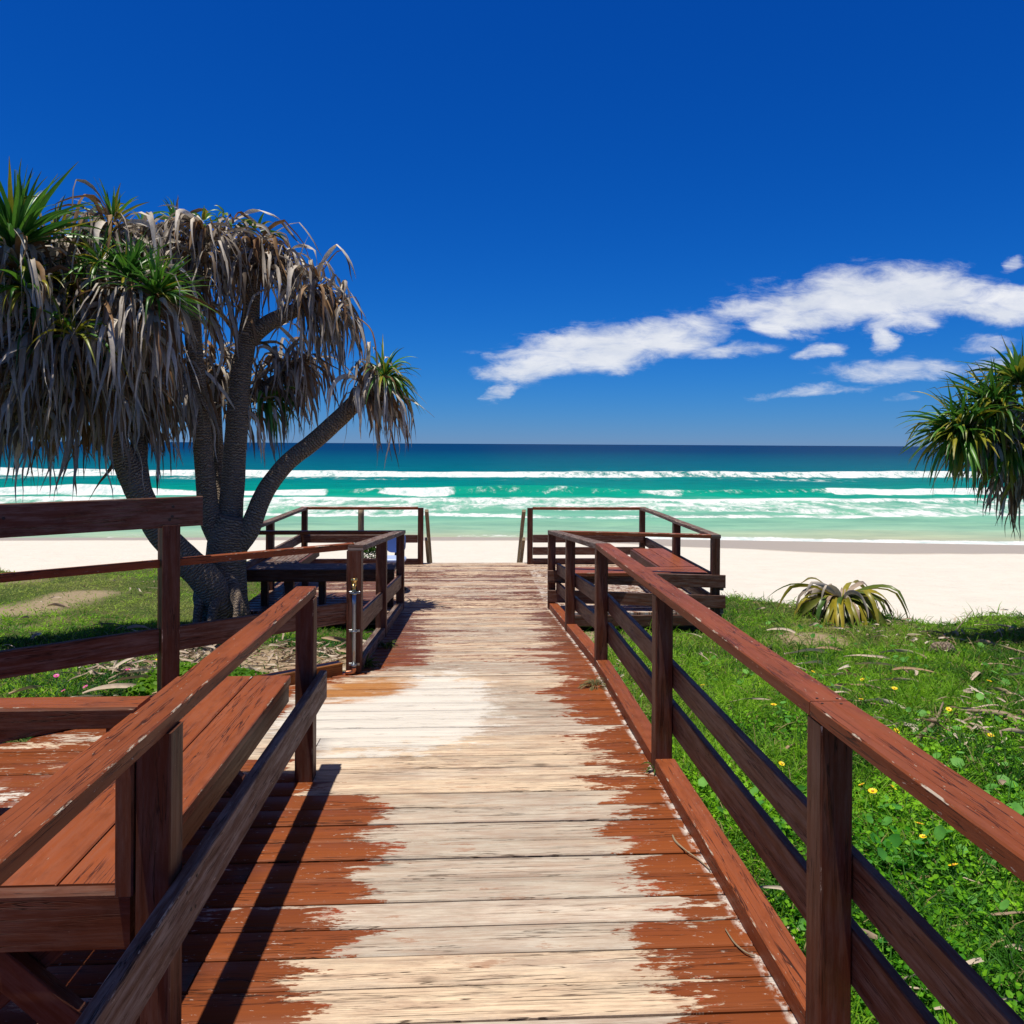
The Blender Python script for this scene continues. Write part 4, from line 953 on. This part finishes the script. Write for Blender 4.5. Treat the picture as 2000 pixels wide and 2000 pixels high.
# ------------------------------------------------------------------ grass
def in_deck(x, y):
    a = (x > -.86) & (x < 1.03) & (y < 12.6)
    b = (x < -.80) & (y < 5.65+.764*(x+.86)+.05)
    c = (y > 9.0) & (y < 12.5) & (x > -2.72) & (x < 2.9); c2 = (y > 8.62) & (y < 12.5) & (x > 1) & (x < 2.9)
    return a | b | c | c2
def scatter(n, x0, x1, y0, y1, power=1.0):
    y = y0*(y1/y0)**rng.random(n) if power else rng.uniform(y0, y1, n)
    u_ = rng.random(n); lo = np.maximum(x0, -.78*y-1.6); hi = np.minimum(x1, .80*y+1.4)
    x = lo+(hi-lo)*u_
    ok = (hi > lo) & ~in_deck(x, y) & (y < edge_y(x)+.9*(vnoise(x, y, 1.1, 5)-.5)+.35*(vnoise(x, x, 3.3, 6)-.5)+.5*vnoise(x, y, 3, 9)-.1)
    return x[ok], y[ok]
def blades(n, reg, Lr, Wr, lean, c1, c2, c3, clump=True, seg=3, dry=.0, thin=None):
    x, y = scatter(n, *reg)
    if clump: 
        keep = (rng.random(len(x)) < .35+.9*vnoise(x, y, 5, 21)) & (rng.random(len(x)) > bare(x, y)*.95)
        x, y = x[keep], y[keep]
    z = ground_z(x, y); m_ = len(x); az = rng.uniform(0, 2*np.pi, m_)
    le = rng.uniform(.25, lean*1.9, m_); d = np.stack([np.cos(az)*le, np.sin(az)*le, np.ones(m_)], 1)
    L = Lr[0]+(Lr[1]-Lr[0])*rng.random(m_)*(.6+.8*vnoise(x, y, 2.2, 23)); W = rng.uniform(*Wr, m_)*(.7+.08*y)
    t1 = np.clip(vnoise(x, y, .9, 24)*1.2-.1+(vnoise(x, y, 6, 26)-.5)*1.3-.05+rng.normal(0, .25, m_), 0, 1); cb = lerpc(c1, c2, t1)
    dr = np.clip((vnoise(x, y, .55, 25)-.60)*5, 0, 1)*dry; dr = np.maximum(dr, (rng.random(m_) < .06)*.9)[:, None]; cb = cb*(1-dr)+np.array(c3)[None]*dr
    return strips(np.stack([x, y, z-.01], 1), d, L, W, rng.uniform(.4, 2.2, m_), rng.uniform(.3, .8, m_), np.zeros(m_), seg, .15, cb, cb*1.05, .8, .5, 1.5)
G1, G2, G3 = (.05, .20, .012), (.34, .64, .030), (.46, .38, .17)
def roundleaves(n, reg, sz, hgt, c1, c2, thr):
    x, y = scatter(n, *reg); keep = vnoise(x, y, 1.6, 29)+rng.normal(0, .08, len(x)) > thr; x, y = x[keep], y[keep]
    m_ = len(x); z = ground_z(x, y)+hgt*rng.random(m_)*(.4+vnoise(x, y, 3, 30)); r = sz*rng.uniform(.5, 1.1, m_)
    nv = rng.normal(0, .6, (m_, 3)); nv[:, 2] = 1; nv /= np.linalg.norm(nv, axis=1, keepdims=True)
    a = np.cross(nv, np.array([1.0, .1, 0])); a /= np.linalg.norm(a, axis=1, keepdims=True); b = np.cross(nv, a)
    k = 6; ang = np.arange(k)*2*np.pi/k; rp = np.array([.75, 1, 1, 1, 1, .9])
    ph = rng.uniform(0, 6.28, m_)
    P = np.stack([x, y, z], 1)[:, None]+r[:, None, None]*rp[None, :, None]*(np.cos(ang[None]+ph[:, None])[..., None]*a[:, None]+np.sin(ang[None]+ph[:, None])[..., None]*b[:, None])
    cen = (np.stack([x, y, z], 1)-nv*r[:, None]*.25)[:, None]
    V = np.concatenate([cen, P], 1); st_ = k+1
    tri = np.array([[0, 1+i, 1+(i+1) % k] for i in range(k)]); Fq = (np.arange(m_)[:, None, None]*st_+tri[None]).reshape(-1, 3)
    cb = lerpc(c1, c2, np.clip(vnoise(x, y, 2, 31)+rng.normal(0, .2, m_), 0, 1)); c = np.repeat(cb[:, None], st_, 1).reshape(-1, 3)
    return V.reshape(-1, 3), Fq, c
V, Fq, c = merge([blades(185000, (1.03, 9.5, 1.1, 11.9), (.04, .12), (.004, .008), 1.1, G1, G2, G3, dry=.5),
                  blades(16000, (1.03, 5, 1.1, 5.5), (.08, .17), (.004, .007), 1.0, G1, (.26, .52, .03), G3),
                  blades(30000, (1.03, 9.5, 4.0, 11.9), (.08, .20), (.004, .008), .7, (.03, .12, .01), (.22, .46, .02), G3),
                  blades(26000, (1.03, 9.5, 1.2, 8), (.06, .13), (.004, .007), 1.0, (.018, .07, .012), (.06, .22, .02), G3)])
o = np_mesh('grass', V, Fq, M_grass, c); tag(o, 'short bright green grass covering the dune on the right of the walkway', 'grass', kind='stuff')
V, Fq, c = merge([blades(120000, (-11, -.80, 4.0, 15.2), (.035, .085), (.004, .008), .9, G1, G2, G3, dry=.5), blades(26000, (-6, -.8, 4.2, 8), (.05, .11), (.006, .011), .8, (.02, .085, .02), (.06, .19, .03), G3)])
o = np_mesh('grass', V, Fq, M_grass, c); tag(o, 'green grass with dry sandy patches beyond the diagonal fence on the left', 'grass', kind='stuff')
V, Fq, c = roundleaves(34000, (1.03, 4.2, 1.0, 5.2), .0145, .085, (.07, .32, .010), (.36, .74, .025), .40)
V2, F2, c2 = roundleaves(1700, (1.1, 8.5, 2.6, 10.5), .036, .10, (.08, .34, .05), (.26, .62, .12), .56)
V, Fq, c = merge([(V, Fq, c), (V2, F2, c2)])
o = np_mesh('ground_cover', V, Fq, M_grass, c); tag(o, 'leafy green clover-like ground cover beside the right-hand railing', 'ground cover', kind='stuff')
V, Fq, c = roundleaves(9000, (-2.4, -.80, 5.5, 6.12), .026, .10, (.08, .24, .015), (.22, .42, .02), .28)
o = np_mesh('ground_cover', V, Fq, M_grass, c); tag(o, 'yellow-green creeping weeds behind the tap post on the left', 'ground cover', kind='stuff')

# small broken dry fragments lying through the grass
def debris(n, reg, seed_thr, c1=(.22, .13, .07), c2=(.66, .57, .46)):
    x, y = scatter(n, *reg); k_ = vnoise(x, y, .8, 91)+rng.normal(0, .12, len(x)) > seed_thr; x, y = x[k_], y[k_]; m_ = len(x)
    az = rng.uniform(0, 6.28, m_); d = np.stack([np.cos(az), np.sin(az), rng.uniform(-.05, .25, m_)], 1)
    cb = lerpc(c1, c2, rng.beta(1.3, 1.3, m_))
    return strips(np.stack([x, y, ground_z(x, y)+rng.uniform(.02, .09, m_)], 1), d, rng.uniform(.05, .34, m_)*rng.uniform(.5, 1, m_), rng.uniform(.006, .034, m_), rng.uniform(-.2, .8, m_), rng.uniform(.2, .8, m_), rng.uniform(-.3, .6, m_), 6, .3, cb, cb*.8, .7, 2.0, 2.2, None, rng, .14)
V, Fq, c = merge([debris(1500, (1.05, 9.5, 4.5, 11.6), .50), debris(500, (1.05, 5, 1.6, 5), .52)])
o = np_mesh('leaf_litter', V, Fq, M_dead, c); tag(o, 'small broken dry leaf fragments and bits of stick strewn through the right-hand grass', 'leaf litter', kind='stuff')
V, Fq, c = merge([debris(420, (-3.0, -.85, 5.9, 7.6), .2), debris(420, (-9, -.9, 4.5, 12), .58)])
o = np_mesh('leaf_litter', V, Fq, M_dead, c); tag(o, 'small broken dry leaf fragments strewn on the ground behind the left fence', 'leaf litter', kind='stuff')

# ------------------------------------------------------------------ flowers
def flower(label, group, col, r=.016):
    t = thing('flower', label, 'flower', (0, 0, 0), group)
    m = bpy.data.materials.get('petal_'+group) or simple('petal_'+group, col, .5, var=.1)
    V = []; Fq = []; k = 12
    for i in range(k):
        a0 = 2*math.pi*i/k
        b = len(V); ca, sa = math.cos(a0), math.sin(a0)
        for (rr_, w, zz) in ((.15, .12, 0), (.7, .24, .10), (1.0, .10, .22)):
            for sgn in (-1, 1): V.append((r*(ca*rr_-sa*w*sgn), r*(sa*rr_+ca*w*sgn), .085+r*zz))
        Fq += [[b, b+1, b+3, b+2], [b+2, b+3, b+5, b+4]]
    np_mesh('petals', V, Fq, m, None, t)
    s = MB(); s.tube([(0, 0, .083), (0, 0, .089), (0, 0, .091)], [.3*r, .32*r, .1*r], 8, 1); s.build('flower_centre', bpy.data.materials.get('centre_'+group) or simple('centre_'+group, (.55, .25, .01), .6), t)
    s = MB(); s.tube([(0, 0, -.02), (.004, 0, .04), (0, 0, .084)], [.0016]*3, 6, 2); s.build('stalk', M_stalk, t)
    return t
M_stalk = simple('green_stalk', (.06, .16, .02), .5)
def copy_tree(o, loc, scale=1.0, rot=0, tilt=(0, 0)):
    r = o.copy(); C.objects.link(r); r.location = loc; r.rotation_euler = (tilt[0], tilt[1], rot); r.scale = (scale,)*3
    for c_ in list(o.children):
        d = c_.copy(); C.objects.link(d); d.parent = r
    return r
def place_ground(px, py):
    """walk along the line of sight to the ground"""
    for k in range(3000):
        d = 1.2+k*.006; p = at(px, py, d)
        if p.z < float(ground_z(p.x, p.y))+.09: return Vector((p.x, p.y, float(ground_z(p.x, p.y))))
    return p
def ordered(n):
    return {1: ['lone'], 2: ['left', 'right'], 3: ['leftmost', 'middle', 'rightmost'], 4: ['leftmost', 'second from left', 'third from left', 'rightmost']}[n]
NUM = {2: 'two', 3: 'three', 4: 'four'}
def set_labels(what, zone, objs):
    """objs: list of (px, object), one label each"""
    objs.sort(key=lambda q: q[0])
    for nm, (_, ob) in zip(ordered(len(objs)), objs):
        ob['label'] = ('lone %s %s' % (what[0], zone)) if len(objs) == 1 else '%s of the %s %s %s' % (nm, NUM[len(objs)], what[1], zone)
yf_ = flower('', 'yellow flowers in the grass on the right', (.85, .62, .01), .019); used_ = False
zones = [('seen between the boards beside the nearest post', [(1514, 1379), (1524, 1482)]), ('under the far half of the handrail', [(1378, 1338), (1396, 1260), (1583, 1308)]),
 ('close together just right of the nearest post', [(1704, 1533), (1714, 1547), (1730, 1528)]), ('just beyond the handrail joint', [(1741, 1420), (1685, 1363)]),
 ('among the dry leaves in mid-grass', [(1735, 1311), (1756, 1330), (1749, 1345), (1694, 1322)]), ('beside the curved dry leaf beyond the handrail', [(1780, 1371), (1852, 1380)]),
 ('near the right edge beyond the handrail', [(1937, 1432), (1930, 1330)]), ('low in the leafy ground cover', [(1797, 1616), (1812, 1626), (1960, 1581), (1888, 1700)])]
for zn, pts in zones:
    L_ = []
    for (x, y) in pts:
        q = place_ground(x, y); sc_ = random.uniform(.8, 1.2)
        if not used_: yf_.location = q; yf_.scale = (sc_,)*3; ob = yf_; used_ = True
        else: ob = copy_tree(yf_, q, sc_, random.random()*6, (random.uniform(.1, .6), random.uniform(-.3, .3)))
        L_.append((x, ob))
    set_labels(('yellow daisy', 'yellow daisies'), zn, L_)
pf = flower('', 'pink flowers in the grass on the left', (.62, .08, .36), .020); L_ = []
for i_, (x, y) in enumerate([(252, 1307), (179, 1334), (113, 1315), (135, 1340)]):
    q = place_ground(x, y)
    if i_ == 0: pf.location = q; ob = pf
    else: ob = copy_tree(pf, q, random.uniform(.7, 1.1), random.random()*6, (.4, .1))
    L_.append((x, ob))
set_labels(('pink flower', 'small pink flowers'), 'in the grass below the fence board', L_)
yl = flower('single yellow flower beside the fence post on the left', 'yellow flower on the left', (.85, .62, .01), .026)
yl.location = place_ground(312, 1288)

# ------------------------------------------------------------------ fallen strap leaves and twigs
def litter(name, label, p, az, L, W, colr, curl=.6, group=None, hz=.05, cat='leaf'):
    n = 1; d = np.array([[math.cos(az), math.sin(az), .12*curl]])
    cb = np.array([colr]); V, Fq, c = strips(np.zeros((1, 3)), d, np.array([L]), np.array([W]), np.array([.5*curl]), np.array([.5]), np.array([.1]), 12, .35, cb, cb*.7, .7, 2.5, 2.4, None, rng, .16)
    # follow the ground
    for i_ in range(len(V)):
        V[i_, 2] += float(ground_z(p.x+V[i_, 0], p.y+V[i_, 1]))-float(ground_z(p.x, p.y))
    o = np_mesh(name, V, Fq, M_dead, c, None, True); o.location = (p.x, p.y, p.z+hz); tag(o, label, cat, group); return o
gr_r = 'dry leaves fallen on the grass on the right'; gr_l = 'dry leaves fallen on the ground on the left'
zones = [
 (gr_r, 'in a row below the sapling', [(1535, 1270, .1, .8), (1590, 1262, .25, .55), (1650, 1275, .05, .6), (1720, 1268, -.2, .5)]),
 (gr_r, 'crossing each other in mid-grass', [(1745, 1300, .3, .5), (1700, 1322, .15, .7), (1790, 1310, .9, .45)]),
 (gr_r, 'under the far handrail among yellow flowers', [(1610, 1312, .0, .6), (1690, 1360, .0, .45)]),
 (gr_r, 'near the brown husk', [(1850, 1265, .8, .3), (1870, 1235, .9, .5), (1810, 1250, .6, .3)]),
 (gr_r, 'in the shade at the right edge', [(1945, 1230, .5, .5), (1905, 1215, -.4, .6), (1980, 1225, .1, .6)]),
 (gr_r, 'beyond the handrail at the right edge', [(1930, 1335, -.6, .5), (1965, 1395, -.2, .7), (1890, 1375, -.1, .6), (1990, 1450, -.3, .35)]),
 (gr_r, 'right of the handrail joint', [(1790, 1420, .9, .5)]),
 (gr_r, 'seen between the lower boards', [(1540, 1450, .7, .35), (1520, 1640, -.8, .4), (1575, 1690, -.7, .3)]),
 (gr_r, 'in the grass beside the right picnic bay', [(1440, 1240, .2, .4), (1500, 1225, .1, .45)]),
 (gr_r, 'on bare ground behind the husk', [(1800, 1228, .2, .45), (1835, 1240, -.5, .35), (1770, 1240, .6, .5), (1895, 1250, .1, .5)]),
 (gr_r, 'just above the handrail in mid-grass', [(1640, 1300, .5, .55), (1670, 1290, -.3, .5), (1630, 1330, .2, .45)]),
 (gr_r, 'between the sapling and the handrail', [(1480, 1262, .1, .6), (1505, 1290, -.2, .45), (1560, 1290, .3, .5)]),
 (gr_r, 'spread beyond the husk to the right', [(1920, 1290, .3, .6), (1960, 1310, -.1, .7), (1900, 1320, .8, .5), (1975, 1280, .2, .5)]),
 (gr_r, 'left of the yellow daisies on the far side', [(1590, 1335, -.3, .4), (1615, 1350, .6, .4)]),
 (gr_r, 'in the ground cover at the right edge', [(1970, 1830, .0, .35)]),
 (gr_l, 'crossed on the grass above the fence board', [(30, 1270, .7, .45), (60, 1230, -.5, .5), (72, 1262, -.8, .35)]),
 (gr_l, 'in the grass below the fence board', [(165, 1345, .9, .6), (215, 1325, .8, .5), (20, 1345, .8, .3), (90, 1362, .1, .5)]),
 (gr_l, 'beside the fence post', [(250, 1305, -.1, .45), (300, 1345, .6, .4)]),
 (gr_l, 'on the lawn beyond the fence', [(180, 1215, .2, .4), (250, 1220, .5, .3), (305, 1155, .1, .2), (95, 1178, .3, .3)]),
 (gr_l, 'in the heap behind the tap post', [(640, 1280, .3, .5), (660, 1265, -.3, .4), (650, 1300, .1, .5)]),
 (gr_l, 'at the near side of the heap', [(560, 1290, .2, .45), (575, 1305, -.2, .5), (545, 1300, .6, .4)]),
 (gr_l, 'at the back of the heap', [(670, 1250, .5, .45), (610, 1260, .0, .5), (585, 1272, -.4, .4), (630, 1240, .3, .45)]),
]
for grp, zn, lst in zones:
    L_ = []
    for (x, y, az, L) in lst:
        q = place_ground(x, y); g_ = random.random(); cl = tuple(a*(1-g_)+b*g_ for a, b in zip((.40, .26, .15), (.66, .58, .48)))
        L_.append((x, litter('dry_leaf', '', q, az+random.uniform(-.15, .15), L*min(1, .35+q.y*.09), random.uniform(.026, .055)*min(1, .4+q.y*.08), cl, random.uniform(.3, 1.4), grp)))
    set_labels(('pale dry leaf', 'pale dry leaves'), zn, L_)
# bare sticks on the right-hand grass
def stick(label, pts, rad):
    P = []
    for (x, y, h) in pts: q = place_ground(x, y); P.append(q+Vector((0, 0, h)))
    s = MB(); s.tube(P, rad, 9, 6, True, .15, random.random()*5); return tag(s.build('stick', M_raw), label, 'stick')
stick('crooked bare stick rising from the grass above the near handrail', [(1768, 1452, .03), (1800, 1425, .05), (1830, 1400, .06), (1845, 1372, .09)], [.016, .013, .012, .005])
stick('long dark bent stick at the right edge of the grass beyond the handrail', [(1870, 1372, .03), (1925, 1385, .07), (1975, 1392, .06), (1992, 1410, .03)], [.008, .02, .024, .012])
stick('thin pale stick standing up out of the brown husk', [(1845, 1252, .03), (1870, 1225, .06), (1900, 1195, .10)], [.010, .008, .004])
stick('thin straight stick lying below the row of dry leaves', [(1600, 1345, .04), (1680, 1357, .04), (1790, 1372, .03)], [.007, .006, .004])
stick('grey stick lying in the shade beyond the husk', [(1950, 1250, .04), (1985, 1262, .05), (2020, 1270, .04)], [.012, .012, .008])
# husk
q = place_ground(1842, 1262)
s = MB(); s.tube([q+Vector((-.12, 0, .02)), q+Vector((-.05, 0, .06)), q+Vector((.06, 0, .06)), q+Vector((.12, 0, .02))], [.03, .07, .07, .03], 12, 4, True, .25)
o = s.build('husk', M_bark); tag(o, 'brown fibrous husk lying on the grass near the right edge', 'husk')
# twigs on the boards
def twig(label, pts, r):
    s = MB(); s.tube(pts, r, 7, 6)
    return tag(s.build('twig', M_raw), label, 'twig')
def dk(px, py, h=.006):
    for k in range(4000):
        p = at(px, py, 1.2+k*.003)
        if p.z < deckz(p.y)+h: return Vector((p.x, p.y, deckz(p.y)+h))
twig('curved pale twig with a frayed tip on the boards beside the right kerb', [dk(1392, 1700), dk(1370, 1680), dk(1345, 1662, .012), dk(1325, 1645), dk(1318, 1632)], [.0025, .003, .003, .005, .004])
twig('short bare twig on the boards in front of the nearest right post', [dk(1480, 1868), dk(1462, 1860, .01), dk(1440, 1842), dk(1422, 1815)], [.002, .003, .003, .002])
# weeds rooted in the gaps of the boards
def weed(label, p, n, L, W=.008, c1=(.04, .12, .02), c2=(.20, .26, .05), spread=1.2):
    az = rng.uniform(0, 6.28, n); out = np.stack([np.cos(az), np.sin(az), np.zeros(n)], 1)*rng.uniform(.2, spread, n)[:, None]
    cb = lerpc(c1, c2, rng.random(n)); V, Fq, c = strips(np.array([p.x, p.y, p.z])[None]+out*.03, out+np.array([0, 0, .8]), L*rng.uniform(.5, 1.1, n), np.full(n, W), rng.uniform(1, 3, n), rng.uniform(.3, .7, n), np.zeros(n), 5, .15, cb, cb, .9, .6, 1.6)
    V = V-np.array([p.x, p.y, p.z]); o = np_mesh('weed', V, Fq, M_grass, c); o.location = p; return tag(o, label, 'weed')
weed('dry tuft of grass growing between the boards by the right kerb', dk(1165, 1338), 90, .10, .004, (.16, .16, .06), (.34, .30, .15), 2.4)
weed('small leafy sprig at the foot of the second post of the right railing', dk(1286, 1500), 16, .09, .012)
weed('green weed tuft against the left kerb just past the tap post', dk(716, 1300), 60, .13, .014)
weed('smaller weed tuft halfway along the left kerb of the ramp', dk(757, 1262), 40, .10, .011)
weed('tuft of weeds at the foot of the tap post, behind the wet kerb', Vector((-1.05, 5.75, -.28)), 60, .22, .02, (.08, .2, .01), (.2, .32, .02))
